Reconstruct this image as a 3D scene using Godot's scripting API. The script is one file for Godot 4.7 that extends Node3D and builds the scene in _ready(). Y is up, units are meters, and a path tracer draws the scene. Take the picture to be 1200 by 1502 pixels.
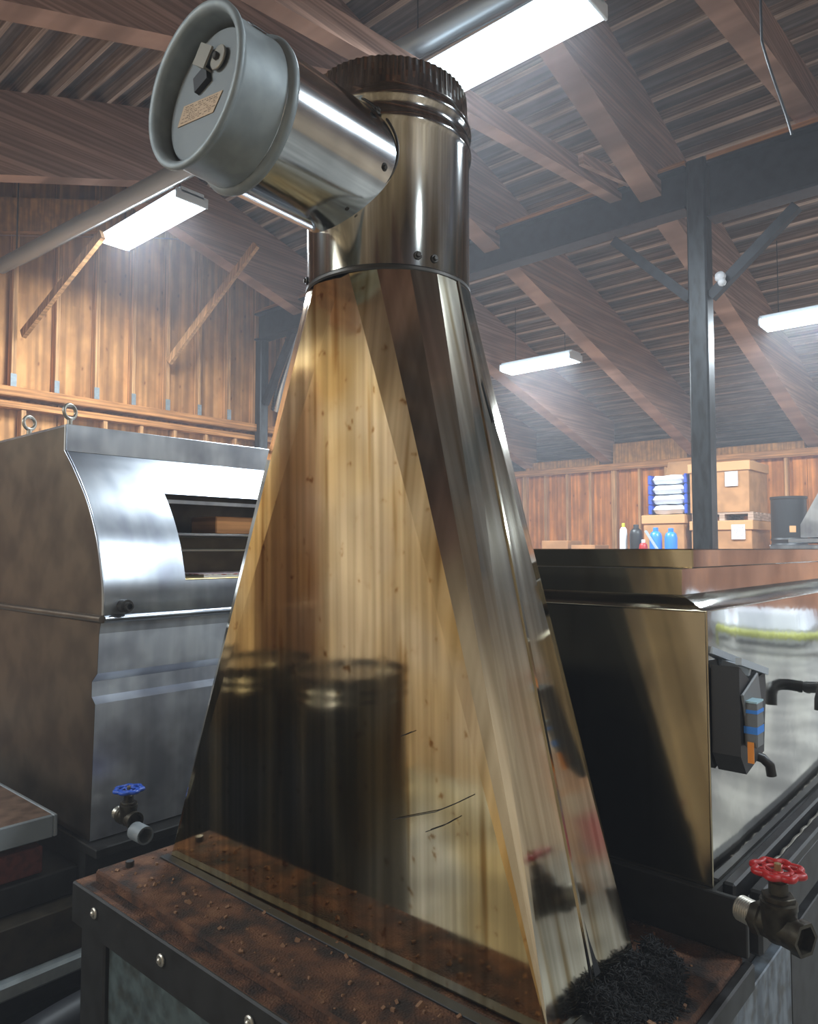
extends Node3D
# Maple syrup house: stainless flue stack on an evaporator arch, timber hall around it.
# World axes follow the building: -X towards the left wall, -Z towards the back wall.

var M := {}
var rng := RandomNumberGenerator.new()

# ---------------------------------------------------------------- geometry
class Geo:
	var v := PackedVector3Array()
	var n := PackedVector3Array()
	var uv := PackedVector2Array()

	func tri3(a: Vector3, b: Vector3, c: Vector3, na: Vector3, nb: Vector3, nc: Vector3, ua := Vector2.ZERO, ub := Vector2.ZERO, uc := Vector2.ZERO) -> void:
		var g := (c - a).cross(b - a)
		if g.length_squared() < 1e-16:
			return
		if g.dot(na + nb + nc) < 0.0:
			v.append_array([a, c, b]); n.append_array([na, nc, nb]); uv.append_array([ua, uc, ub])
		else:
			v.append_array([a, b, c]); n.append_array([na, nb, nc]); uv.append_array([ua, ub, uc])

	func tri(a: Vector3, b: Vector3, c: Vector3, hint: Vector3) -> void:
		var g := (c - a).cross(b - a).normalized()
		if g.dot(hint) < 0.0:
			g = -g
		tri3(a, b, c, g, g, g)

	func quad(a: Vector3, b: Vector3, c: Vector3, d: Vector3, hint: Vector3) -> void:
		var g := (c - a).cross(b - d).normalized()
		if g.dot(hint) < 0.0:
			g = -g
		tri3(a, b, c, g, g, g, Vector2(0, 1), Vector2(1, 1), Vector2(1, 0))
		tri3(a, c, d, g, g, g, Vector2(0, 1), Vector2(1, 0), Vector2(0, 0))

	func box(c: Vector3, s: Vector3, bev := 0.0, b := Basis()) -> Geo:
		var h := s / 2.0
		bev = minf(bev, minf(h.x, minf(h.y, h.z)) * 0.9)
		for ax in 3:
			for sg in [-1.0, 1.0]:
				var u := (ax + 1) % 3
				var w := (ax + 2) % 3
				var p: Array[Vector3] = []
				for k in [[-1, -1], [1, -1], [1, 1], [-1, 1]]:
					var q := Vector3.ZERO
					q[ax] = sg * h[ax]; q[u] = k[0] * (h[u] - bev); q[w] = k[1] * (h[w] - bev)
					p.append(c + b * q)
				var nn := Vector3.ZERO
				nn[ax] = sg
				quad(p[0], p[1], p[2], p[3], b * nn)
		if bev > 0.0:
			for ax in 3:
				var u := (ax + 1) % 3
				var w := (ax + 2) % 3
				for su in [-1.0, 1.0]:
					for sw in [-1.0, 1.0]:
						var p: Array[Vector3] = []
						for e in [[-1, 0], [1, 0], [1, 1], [-1, 1]]:
							var q := Vector3.ZERO
							q[ax] = e[0] * (h[ax] - bev)
							q[u] = su * (h[u] - (bev if e[1] == 1 else 0.0))
							q[w] = sw * (h[w] - (0.0 if e[1] == 1 else bev))
							p.append(c + b * q)
						var nn := Vector3.ZERO
						nn[u] = su; nn[w] = sw
						quad(p[0], p[1], p[2], p[3], b * nn)
			for sx in [-1.0, 1.0]:
				for sy in [-1.0, 1.0]:
					for sz in [-1.0, 1.0]:
						var s3 := Vector3(sx, sy, sz)
						tri(c + b * (s3 * (h - Vector3(0, bev, bev))), c + b * (s3 * (h - Vector3(bev, 0, bev))), c + b * (s3 * (h - Vector3(bev, bev, 0))), b * s3)
		return self

	# box between two corners
	func bb(lo: Vector3, hi: Vector3, bev := 0.0) -> Geo:
		return box((lo + hi) / 2.0, (hi - lo).abs(), bev)

	# rectangular bar from a to b; w across (horizontal), t along the "up" side
	func bar(a: Vector3, b: Vector3, w: float, t: float, upish := Vector3.UP, bev := 0.0) -> Geo:
		var d := (b - a).normalized()
		var side := d.cross(upish).normalized()
		var u := side.cross(d).normalized()
		return box((a + b) / 2.0, Vector3(w, t, a.distance_to(b)), bev, Basis(side, u, -d))

	# lathe about an axis; profile of (r, h), outside on the right of travel going up
	func lathe(prof: Array, t := Transform3D(), seg := 48, smooth := false, a0 := 0.0, a1 := TAU) -> Geo:
		var cnt := prof.size()
		var nrm: Array[Vector2] = []
		for i in cnt - 1:
			var d: Vector2 = prof[i + 1] - prof[i]
			nrm.append(Vector2(d.y, -d.x).normalized())
		for i in cnt - 1:
			var n0 := nrm[i]
			var n1 := nrm[i]
			if smooth:
				if i > 0 and nrm[i - 1].dot(nrm[i]) > 0.6: n0 = (nrm[i - 1] + nrm[i]).normalized()
				if i < cnt - 2 and nrm[i + 1].dot(nrm[i]) > 0.6: n1 = (nrm[i + 1] + nrm[i]).normalized()
			for k in seg:
				var f0 := float(k) / seg
				var f1 := float(k + 1) / seg
				var c0 := Vector2(cos(lerpf(a0, a1, f0)), sin(lerpf(a0, a1, f0)))
				var c1 := Vector2(cos(lerpf(a0, a1, f1)), sin(lerpf(a0, a1, f1)))
				var pa: Vector2 = prof[i]
				var pb: Vector2 = prof[i + 1]
				var A := t * Vector3(c0.x * pa.x, pa.y, c0.y * pa.x)
				var B := t * Vector3(c1.x * pa.x, pa.y, c1.y * pa.x)
				var C := t * Vector3(c1.x * pb.x, pb.y, c1.y * pb.x)
				var D := t * Vector3(c0.x * pb.x, pb.y, c0.y * pb.x)
				var nA := (t.basis * Vector3(c0.x * n0.x, n0.y, c0.y * n0.x)).normalized()
				var nB := (t.basis * Vector3(c1.x * n0.x, n0.y, c1.y * n0.x)).normalized()
				var nC := (t.basis * Vector3(c1.x * n1.x, n1.y, c1.y * n1.x)).normalized()
				var nD := (t.basis * Vector3(c0.x * n1.x, n1.y, c0.y * n1.x)).normalized()
				tri3(A, B, C, nA, nB, nC, Vector2(f0, pa.y), Vector2(f1, pa.y), Vector2(f1, pb.y))
				tri3(A, C, D, nA, nC, nD, Vector2(f0, pa.y), Vector2(f1, pb.y), Vector2(f0, pb.y))
		return self

	func disc(r: float, t: Transform3D, seg := 32) -> Geo:
		return lathe([Vector2(r, 0), Vector2(0, 0)], t, seg)

	# closed solid cylinder along the y of t, from 0 to h
	func cyl(r: float, h: float, t := Transform3D(), seg := 24, bev := 0.0) -> Geo:
		return lathe([Vector2(0, 0), Vector2(r - bev, 0), Vector2(r, bev), Vector2(r, h - bev), Vector2(r - bev, h), Vector2(0, h)], t, seg)

	func tube(pts: Array, r: float, sides := 10, closed := false, caps := true, radii: Array = []) -> Geo:
		var cnt := pts.size()
		var rings: Array = []
		var up := Vector3(0.31, 0.9, 0.2).normalized()
		for i in cnt:
			var a: Vector3 = pts[(i - 1 + cnt) % cnt] if closed or i > 0 else pts[i]
			var b: Vector3 = pts[(i + 1) % cnt] if closed or i < cnt - 1 else pts[i]
			var d := (b - a).normalized()
			var s := d.cross(up)
			if s.length() < 0.05:
				s = d.cross(Vector3.RIGHT)
			s = s.normalized()
			up = s.cross(d).normalized()
			var ring: Array = []
			var rr: float = radii[i] if radii.size() > i else r
			for k in sides:
				var an := TAU * k / sides
				var o := s * cos(an) + up * sin(an)
				ring.append([pts[i] + o * rr, o])
			rings.append(ring)
		for i in (cnt if closed else cnt - 1):
			var R0: Array = rings[i]
			var R1: Array = rings[(i + 1) % cnt]
			for k in sides:
				var k1 := (k + 1) % sides
				tri3(R0[k][0], R0[k1][0], R1[k1][0], R0[k][1], R0[k1][1], R1[k1][1])
				tri3(R0[k][0], R1[k1][0], R1[k][0], R0[k][1], R1[k1][1], R1[k][1])
		if caps and not closed:
			for e in [0, cnt - 1]:
				var ring: Array = rings[e]
				var hint: Vector3 = (pts[0] - pts[1]) if e == 0 else (pts[cnt - 1] - pts[cnt - 2])
				for k in sides:
					tri(pts[e], ring[k][0], ring[(k + 1) % sides][0], hint)
		return self

	# polygon (Vector2) pushed out to an extruded solid: P(x, y) + dir
	func prism(poly: PackedVector2Array, org: Vector3, ex: Vector3, ey: Vector3, dir: Vector3) -> Geo:
		var idx := Geometry2D.triangulate_polygon(poly)
		for i in range(0, idx.size(), 3):
			var q: Array[Vector3] = []
			for k in 3:
				var p := poly[idx[i + k]]
				q.append(org + ex * p.x + ey * p.y)
			tri(q[0], q[1], q[2], -dir)
			tri(q[0] + dir, q[1] + dir, q[2] + dir, dir)
		var area := 0.0
		for i in poly.size():
			area += poly[i].cross(poly[(i + 1) % poly.size()])
		for i in poly.size():
			var p := poly[i]
			var r := poly[(i + 1) % poly.size()]
			var d := (r - p)
			var o := Vector2(d.y, -d.x) * signf(area)
			var A := org + ex * p.x + ey * p.y
			var B := org + ex * r.x + ey * r.y
			quad(A, B, B + dir, A + dir, ex * o.x + ey * o.y)
		return self

func G() -> Geo:
	return Geo.new()

# ---------------------------------------------------------------- nodes
func world_off(p: Node) -> Vector3:
	var o := Vector3.ZERO
	while p != self and p != null:
		o += (p as Node3D).position
		p = p.get_parent()
	return o

func obj(called: String, g: Geo, m: Material, parent: Node = null) -> MeshInstance3D:
	if parent == null:
		parent = self
	var off := world_off(parent)
	var vv := g.v
	if off != Vector3.ZERO:
		for i in vv.size():
			vv[i] -= off
	var a := []
	a.resize(Mesh.ARRAY_MAX)
	a[Mesh.ARRAY_VERTEX] = vv
	a[Mesh.ARRAY_NORMAL] = g.n
	a[Mesh.ARRAY_TEX_UV] = g.uv
	var me := ArrayMesh.new()
	me.add_surface_from_arrays(Mesh.PRIMITIVE_TRIANGLES, a)
	me.surface_set_material(0, m)
	var o := MeshInstance3D.new()
	o.mesh = me
	o.name = numbered(called, parent)
	parent.add_child(o, true)
	return o

func numbered(called: String, parent: Node) -> String:
	if not parent.has_node(NodePath(called)):
		return called
	var i := 1
	while parent.has_node(NodePath("%s_%03d" % [called, i])):
		i += 1
	return "%s_%03d" % [called, i]

func thing(called: String, label: String, category: String, at := Vector3.ZERO, group := "") -> Node3D:
	var o := Node3D.new()
	o.name = numbered(called, self)
	add_child(o)
	o.position = at
	tag(o, label, category, group)
	return o

func tag(o: Node, label: String, category: String, group := "") -> void:
	o.set_meta("label", label)
	o.set_meta("category", category)
	if group != "":
		o.set_meta("group", group)

func struct(o: Node) -> Node:
	o.set_meta("kind", "structure")
	return o

func dup(src: Node3D, at: Vector3, label: String, turn := 0.0) -> Node3D:
	var c: Node3D = src.duplicate()
	var base := String(src.name)
	c.name = numbered(base, self)
	add_child(c)
	c.position = at
	c.rotation.y = turn
	c.set_meta("label", label)
	return c

# ---------------------------------------------------------------- textures and materials
func fn(sd: int, freq: float, oct := 4, type := FastNoiseLite.TYPE_SIMPLEX_SMOOTH) -> FastNoiseLite:
	var f := FastNoiseLite.new()
	f.seed = sd
	f.frequency = freq
	f.noise_type = type
	f.fractal_octaves = oct
	return f

func seam(f: FastNoiseLite, w: int, h: int) -> Image:
	return f.get_seamless_image(w, h)

func ramp(img: Image, cols: Array, lo := 0.2, hi := 0.8) -> Image:
	var w := img.get_width()
	var h := img.get_height()
	var d := img.get_data()
	var out := PackedByteArray()
	out.resize(w * h * 3)
	var lut := PackedByteArray()
	for i in 256:
		var t := clampf((i / 255.0 - lo) / (hi - lo), 0, 1) * (cols.size() - 1)
		var k := mini(int(t), cols.size() - 2)
		var c: Color = (cols[k] as Color).lerp(cols[k + 1], t - k)
		lut.append_array([c.r8, c.g8, c.b8])
	for i in w * h:
		var g := d[i] * 3
		out[i * 3] = lut[g]; out[i * 3 + 1] = lut[g + 1]; out[i * 3 + 2] = lut[g + 2]
	return Image.create_from_data(w, h, false, Image.FORMAT_RGB8, out)

# multiply two images pixel by pixel (same size)
func mul(a: Image, b: Image) -> Image:
	var x := a.get_data()
	var y := b.get_data()
	for i in x.size():
		x[i] = x[i] * y[i] / 255
	return Image.create_from_data(a.get_width(), a.get_height(), false, Image.FORMAT_RGB8, x)

func stretch(img: Image, w: int, h: int) -> Image:
	img.resize(w, h, Image.INTERPOLATE_CUBIC)
	return img

func tx(img: Image) -> ImageTexture:
	img.generate_mipmaps()
	return ImageTexture.create_from_image(img)

func mat(c: Color, rough := 0.6, metal := 0.0, t: Texture2D = null, scl := Vector3.ONE, world := false) -> StandardMaterial3D:
	var m := StandardMaterial3D.new()
	m.albedo_color = c
	m.roughness = rough
	m.metallic = metal
	if t:
		m.albedo_texture = t
	m.uv1_triplanar = true
	m.uv1_world_triplanar = world
	m.uv1_scale = scl
	m.uv1_triplanar_sharpness = 8.0
	return m

func bump(m: StandardMaterial3D, t: Texture2D, cm: float) -> StandardMaterial3D:
	m.heightmap_enabled = true
	m.heightmap_texture = t
	m.heightmap_scale = cm
	return m

func make_materials() -> void:
	# grain: fine across x of the picture, long along y
	var grain := ramp(stretch(seam(fn(3, 0.05, 5), 256, 16), 256, 256), [Color(0.80, 0.78, 0.76), Color.WHITE], 0.25, 0.75)
	var blot := ramp(seam(fn(5, 0.02, 4), 256, 256), [Color(0.88, 0.86, 0.84), Color.WHITE], 0.2, 0.8)
	var knots := ramp(seam(fn(9, 0.035, 2, FastNoiseLite.TYPE_CELLULAR), 256, 256), [Color(0.62, 0.5, 0.42), Color(0.95, 0.93, 0.9), Color.WHITE, Color.WHITE], 0.0, 0.3)
	var wood_v := mul(mul(grain, blot), ramp(seam(fn(11, 0.01, 2), 256, 256), [Color(0.9, 0.9, 0.9), Color.WHITE], 0.2, 0.8))
	var wv := tx(wood_v)
	var wood_h: Image = wood_v.duplicate()
	wood_h.clear_mipmaps()
	wood_h.rotate_90(CLOCKWISE)
	var wh := tx(wood_h)
	var ply := wood_v.duplicate()
	ply.clear_mipmaps()
	ply = mul(ply, knots)
	var pv := tx(ply)
	M.ply_left = mat(Color(0.86, 0.62, 0.38), 0.75, 0, pv, Vector3(0.9, 0.5, 0.9), true)
	M.ply_back = mat(Color(0.95, 0.60, 0.29), 0.75, 0, pv, Vector3(0.9, 0.5, 0.9), true)
	M.ply_tan = mat(Color(0.92, 0.82, 0.68), 0.75, 0, wv, Vector3(0.6, 0.25, 0.6), true)
	M.stud = mat(Color(0.90, 0.68, 0.46), 0.75, 0, wv, Vector3(3, 0.5, 3), true)
	M.plate = mat(Color(0.86, 0.60, 0.36), 0.75, 0, wh, Vector3(0.5, 4, 0.5), true)
	M.rafter = mat(Color(0.75, 0.59, 0.51), 0.75, 0, wh, Vector3(0.4, 3, 0.25), true)
	M.purlin = mat(Color(0.80, 0.68, 0.60), 0.8, 0, wh, Vector3(0.4, 3, 3), true)
	M.deck = mat(Color(0.55, 0.48, 0.45), 0.85, 0, wh, Vector3(0.5, 2, 2), true)
	M.block = mat(Color(0.78, 0.55, 0.30), 0.8, 0, wv, Vector3(2, 2, 2), true)
	M.concrete = mat(Color(0.62, 0.61, 0.58), 0.6, 0, tx(ramp(seam(fn(21, 0.015, 5), 256, 256), [Color(0.72, 0.72, 0.72), Color.WHITE], 0.2, 0.8)), Vector3(0.5, 0.5, 0.5), true)

	# stainless: brushed streaks along y
	var streak := ramp(stretch(seam(fn(31, 0.09, 4), 512, 8), 512, 512), [Color(0.86, 0.85, 0.83), Color.WHITE], 0.25, 0.75)
	var tint := ramp(seam(fn(33, 0.006, 3), 512, 512), [Color(0.86, 0.74, 0.52), Color(0.90, 0.82, 0.66), Color(0.93, 0.88, 0.78)], 0.25, 0.75)
	var drips := ramp(stretch(seam(fn(35, 0.045, 3), 512, 32), 512, 512), [Color(0.80, 0.72, 0.60), Color(0.97, 0.96, 0.94), Color.WHITE, Color.WHITE], 0.1, 0.5)
	var spots := ramp(seam(fn(37, 0.05, 4), 512, 512), [Color(0.74, 0.62, 0.48), Color(0.98, 0.97, 0.96), Color.WHITE, Color.WHITE], 0.05, 0.4)
	var hoodt := mul(mul(streak, tint), mul(drips, spots))
	M.hood = mat(Color(1, 1, 1), 0.11, 1, tx(hoodt), Vector3(0.9, 0.8, 0.9))
	var rs := tx(ramp(stretch(seam(fn(39, 0.06, 4), 256, 16), 256, 256), [Color(0.5, 0.5, 0.5), Color.WHITE], 0.2, 0.8))
	M.hood.roughness_texture = rs
	M.hood_side = mat(Color(0.86, 0.84, 0.78), 0.15, 1, tx(mul(streak, drips)), Vector3(0.9, 0.6, 0.9))
	M.hood_side.roughness_texture = rs
	M.hood_back_shade = mat(Color(0.20, 0.19, 0.17), 0.45, 0.6, tx(drips), Vector3(0.9, 0.6, 0.9))  # shade behind the stack hood put into a dark steel colour
	M.steel_pipe = mat(Color(0.80, 0.82, 0.84), 0.11, 1, tx(mul(streak, ramp(seam(fn(41, 0.012, 4), 512, 512), [Color(0.86, 0.82, 0.74), Color.WHITE], 0.3, 0.6))), Vector3(1.2, 0.3, 1.2))
	M.steel_branch = mat(Color(0.88, 0.89, 0.90), 0.13, 1, tx(ramp(stretch(seam(fn(43, 0.09, 4), 256, 8), 256, 256), [Color(0.85, 0.85, 0.85), Color.WHITE], 0.25, 0.75)), Vector3(2, 2, 0.3))
	var brush_h: Image = ramp(stretch(seam(fn(45, 0.08, 4), 256, 16), 256, 256), [Color(0.92, 0.925, 0.94), Color.WHITE], 0.25, 0.75)
	var smudge := ramp(seam(fn(47, 0.02, 4), 256, 256), [Color(0.80, 0.80, 0.82), Color.WHITE], 0.25, 0.7)
	M.steel_lower = mat(Color(0.88, 0.90, 0.93), 0.52, 1, tx(mul(brush_h, smudge)), Vector3(0.8, 0.8, 0.8))
	M.steel_brushed = mat(Color(0.76, 0.78, 0.80), 0.30, 1, tx(mul(brush_h, smudge)), Vector3(0.8, 0.8, 0.8))
	M.steel_dull = mat(Color(0.46, 0.42, 0.37), 0.42, 1, tx(smudge), Vector3(0.8, 0.8, 0.8))
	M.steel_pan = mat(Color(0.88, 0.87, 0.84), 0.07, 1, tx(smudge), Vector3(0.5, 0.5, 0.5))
	bump(M.steel_pan, tx(seam(fn(51, 0.004, 2), 256, 256)), 1.2)
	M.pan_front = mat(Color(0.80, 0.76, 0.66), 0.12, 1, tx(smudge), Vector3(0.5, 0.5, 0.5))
	M.drum = mat(Color(0.34, 0.32, 0.29), 0.25, 1)
	M.galv = mat(Color(0.56, 0.59, 0.60), 0.55, 0.35, tx(ramp(seam(fn(53, 0.03, 4), 256, 256), [Color(0.92, 0.925, 0.93), Color.WHITE], 0.25, 0.75)), Vector3(3, 3, 3))
	M.galv_dark = mat(Color(0.47, 0.49, 0.50), 0.6, 0.3)
	M.rim_grey = mat(Color(0.68, 0.71, 0.71), 0.5, 0.5)
	M.foil = mat(Color(0.85, 0.86, 0.88), 0.25, 1)
	M.pipe_dull = mat(Color(0.66, 0.68, 0.69), 0.42, 0.45)
	M.tank = mat(Color(0.46, 0.33, 0.25), 0.5)
	# rust and black iron
	var rust_i := ramp(seam(fn(61, 0.012, 5), 512, 512), [Color(0.13, 0.09, 0.075), Color(0.27, 0.17, 0.11), Color(0.38, 0.24, 0.15), Color(0.46, 0.32, 0.22)], 0.2, 0.8)
	var grit := seam(fn(63, 0.25, 3), 512, 512)
	M.rust = mat(Color(0.82, 0.80, 0.78), 0.95, 0, tx(rust_i), Vector3(1.6, 1.6, 1.6))
	bump(M.rust, tx(grit), 0.3)
	M.rust_crumb = mat(Color(0.46, 0.34, 0.25), 0.95)
	var iron_i := ramp(seam(fn(65, 0.03, 5), 256, 256), [Color(0.72, 0.68, 0.64), Color(0.9, 0.9, 0.9), Color.WHITE], 0.2, 0.8)
	M.iron = mat(Color(0.12, 0.117, 0.113), 0.6, 0.2, tx(iron_i), Vector3(2, 2, 2))
	M.iron_grey = mat(Color(0.20, 0.20, 0.205), 0.5, 0.5, tx(iron_i), Vector3(2, 2, 2))
	M.panel_green = mat(Color(0.30, 0.34, 0.34), 0.6, 0.2, tx(mul(ramp(seam(fn(67, 0.05, 5), 256, 256), [Color(0.85, 0.86, 0.86), Color.WHITE], 0.3, 0.6), iron_i)), Vector3(2, 2, 2))
	M.panel_grey = mat(Color(0.46, 0.49, 0.52), 0.5, 0.4, tx(mul(ramp(stretch(seam(fn(69, 0.06, 4), 256, 32), 256, 256), [Color(0.80, 0.81, 0.83), Color.WHITE], 0.25, 0.7), iron_i)), Vector3(2.5, 2.5, 2.5))
	M.beam = mat(Color(0.17, 0.18, 0.20), 0.55, 0.3, tx(iron_i), Vector3(1, 1, 1))
	M.post = mat(Color(0.22, 0.23, 0.24), 0.45, 0.5, tx(iron_i), Vector3(2, 0.6, 2))
	M.brick = mat(Color(0.34, 0.14, 0.11), 0.9, 0, tx(iron_i), Vector3(4, 4, 4))
	M.tray_top = mat(Color(0.40, 0.31, 0.25), 0.7, 0.1, tx(iron_i), Vector3(2, 2, 2))
	M.brown_panel = mat(Color(0.20, 0.17, 0.11), 0.7, 0.2, tx(iron_i), Vector3(2, 2, 2))  # dark yellowish brown, mottled
	M.bolt = mat(Color(0.62, 0.60, 0.56), 0.4, 0.8)
	M.bolt_dark = mat(Color(0.30, 0.29, 0.28), 0.4, 0.8)
	M.bronze = mat(Color(0.27, 0.245, 0.20), 0.45, 0.7, tx(iron_i), Vector3(5, 5, 5))
	M.brass = mat(Color(0.66, 0.58, 0.40), 0.4, 0.8)
	M.red = mat(Color(0.62, 0.06, 0.06), 0.4)
	M.blue = mat(Color(0.08, 0.26, 0.62), 0.4)
	M.blue_tape = mat(Color(0.20, 0.48, 0.80), 0.6)
	M.tape_pale = mat(Color(0.62, 0.74, 0.78), 0.6)
	M.plastic_black = mat(Color(0.035, 0.035, 0.038), 0.45)
	M.plastic_grey = mat(Color(0.40, 0.41, 0.42), 0.5)
	M.plastic_greyd = mat(Color(0.16, 0.165, 0.18), 0.5)
	M.plastic_pale = mat(Color(0.62, 0.65, 0.68), 0.45)
	M.orange = mat(Color(0.90, 0.55, 0.20), 0.5)
	M.white = mat(Color(0.88, 0.89, 0.91), 0.5)
	M.bag = mat(Color(0.86, 0.88, 0.92), 0.35)
	M.bag_blue = mat(Color(0.13, 0.28, 0.68), 0.4)
	M.jug_blue = mat(Color(0.18, 0.48, 0.85), 0.35)
	M.yellow = mat(Color(0.72, 0.74, 0.22), 0.5)
	M.card = mat(Color(0.68, 0.49, 0.32), 0.85, 0, tx(ramp(seam(fn(71, 0.03, 3), 128, 128), [Color(0.88, 0.87, 0.86), Color.WHITE], 0.25, 0.75)), Vector3(1, 1, 1))
	M.card_lid = mat(Color(0.74, 0.55, 0.37), 0.85)
	M.wool = mat(Color(0.10, 0.10, 0.105), 0.95)
	M.paper = mat(Color(0.80, 0.78, 0.76), 0.6, 0, tx(ramp(seam(fn(73, 0.05, 2, FastNoiseLite.TYPE_CELLULAR), 128, 128), [Color(0.25, 0.3, 0.4), Color(0.75, 0.4, 0.38), Color(0.8, 0.82, 0.88), Color.WHITE], 0.1, 0.7)), Vector3(4, 4, 4))
	M.sticker = mat(Color(0.74, 0.66, 0.58), 0.8, 0, tx(print_image(81)), Vector3.ONE)
	M.sticker.uv1_triplanar = false
	M.label_print = mat(Color(0.9, 0.91, 0.95), 0.6, 0, tx(print_image(83)), Vector3.ONE)
	M.label_print.uv1_triplanar = false
	M.lens = mat(Color(0.95, 0.97, 1.0), 0.4)
	M.lens.emission_enabled = true
	M.lens.emission = Color(0.86, 0.94, 1.0)
	M.lens.emission_energy_multiplier = 5.0
	M.fixture = mat(Color(0.85, 0.87, 0.88), 0.5)

# rows of small unreadable print, as on a worn sticker seen from afar
func print_image(sd: int) -> Image:
	var im := Image.create(128, 96, false, Image.FORMAT_RGB8)
	im.fill(Color(0.95, 0.93, 0.9))
	var r := RandomNumberGenerator.new()
	r.seed = sd
	for row in 9:
		var x := 8
		while x < 116:
			var w := r.randi_range(3, 12)
			if r.randf() < 0.78:
				im.fill_rect(Rect2i(x, 8 + row * 9, w, 4), Color(0.42, 0.38, 0.36).lerp(Color(0.7, 0.67, 0.64), r.randf()))
			x += w + 3
	return im

# ---------------------------------------------------------------- build
func _ready() -> void:
	rng.seed = 7
	var cam := Camera3D.new()
	cam.name = "camera"
	add_child(cam)
	cam.position = Vector3(0, 1.55, 0)
	cam.rotation = Vector3(atan(54.0 / 1080.0), deg_to_rad(41.5), 0)
	cam.keep_aspect = Camera3D.KEEP_HEIGHT
	cam.fov = rad_to_deg(2.0 * atan(751.0 / 1080.0))
	cam.near = 0.05
	cam.current = true
	var we := WorldEnvironment.new()
	we.name = "environment"
	var env := Environment.new()
	env.background_mode = Environment.BG_COLOR
	env.background_color = Color(0, 0, 0)
	env.tonemap_mode = Environment.TONE_MAPPER_LINEAR
	env.tonemap_exposure = 1.06
	env.sdfgi_enabled = true
	env.ssao_enabled = true
	env.ssil_enabled = true
	env.fog_enabled = true
	env.fog_light_color = Color(0.9, 0.9, 0.93)
	env.fog_density = 0.016
	we.environment = env
	add_child(we)
	make_materials()
	room()
	roof()
	steelwork()
	lamps()
	arch()
	flue_stack()
	sap_pan()
	left_machine()
	left_arch()
	stores()
	behind_camera()
	small_things()

const NEAR_Y := 4.35
const RIDGE_Z := -3.40
const RIDGE_Y := 5.506
func deck_y(z: float) -> float:
	return 3.51 + 0.285 * (z + 10.4) if z < RIDGE_Z else NEAR_Y - 0.34 * z

const ZB := -10.4   # back wall
const ZF := 2.0     # wall behind the camera
const XL := -7.3
const ZE := -12.2   # eave beyond the back wall
const XR := 6.0

func gable(x: float, t: float) -> Geo:
	var p := PackedVector2Array([Vector2(ZF + 0.2, 0), Vector2(ZE - 0.2, 0), Vector2(ZE - 0.2, deck_y(ZE) + 0.12), Vector2(RIDGE_Z, RIDGE_Y + 0.2), Vector2(ZF + 0.2, deck_y(ZF) + 0.12)])
	return G().prism(p, Vector3(x, 0, 0), Vector3(0, 0, 1), Vector3(0, 1, 0), Vector3(t, 0, 0))

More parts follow.
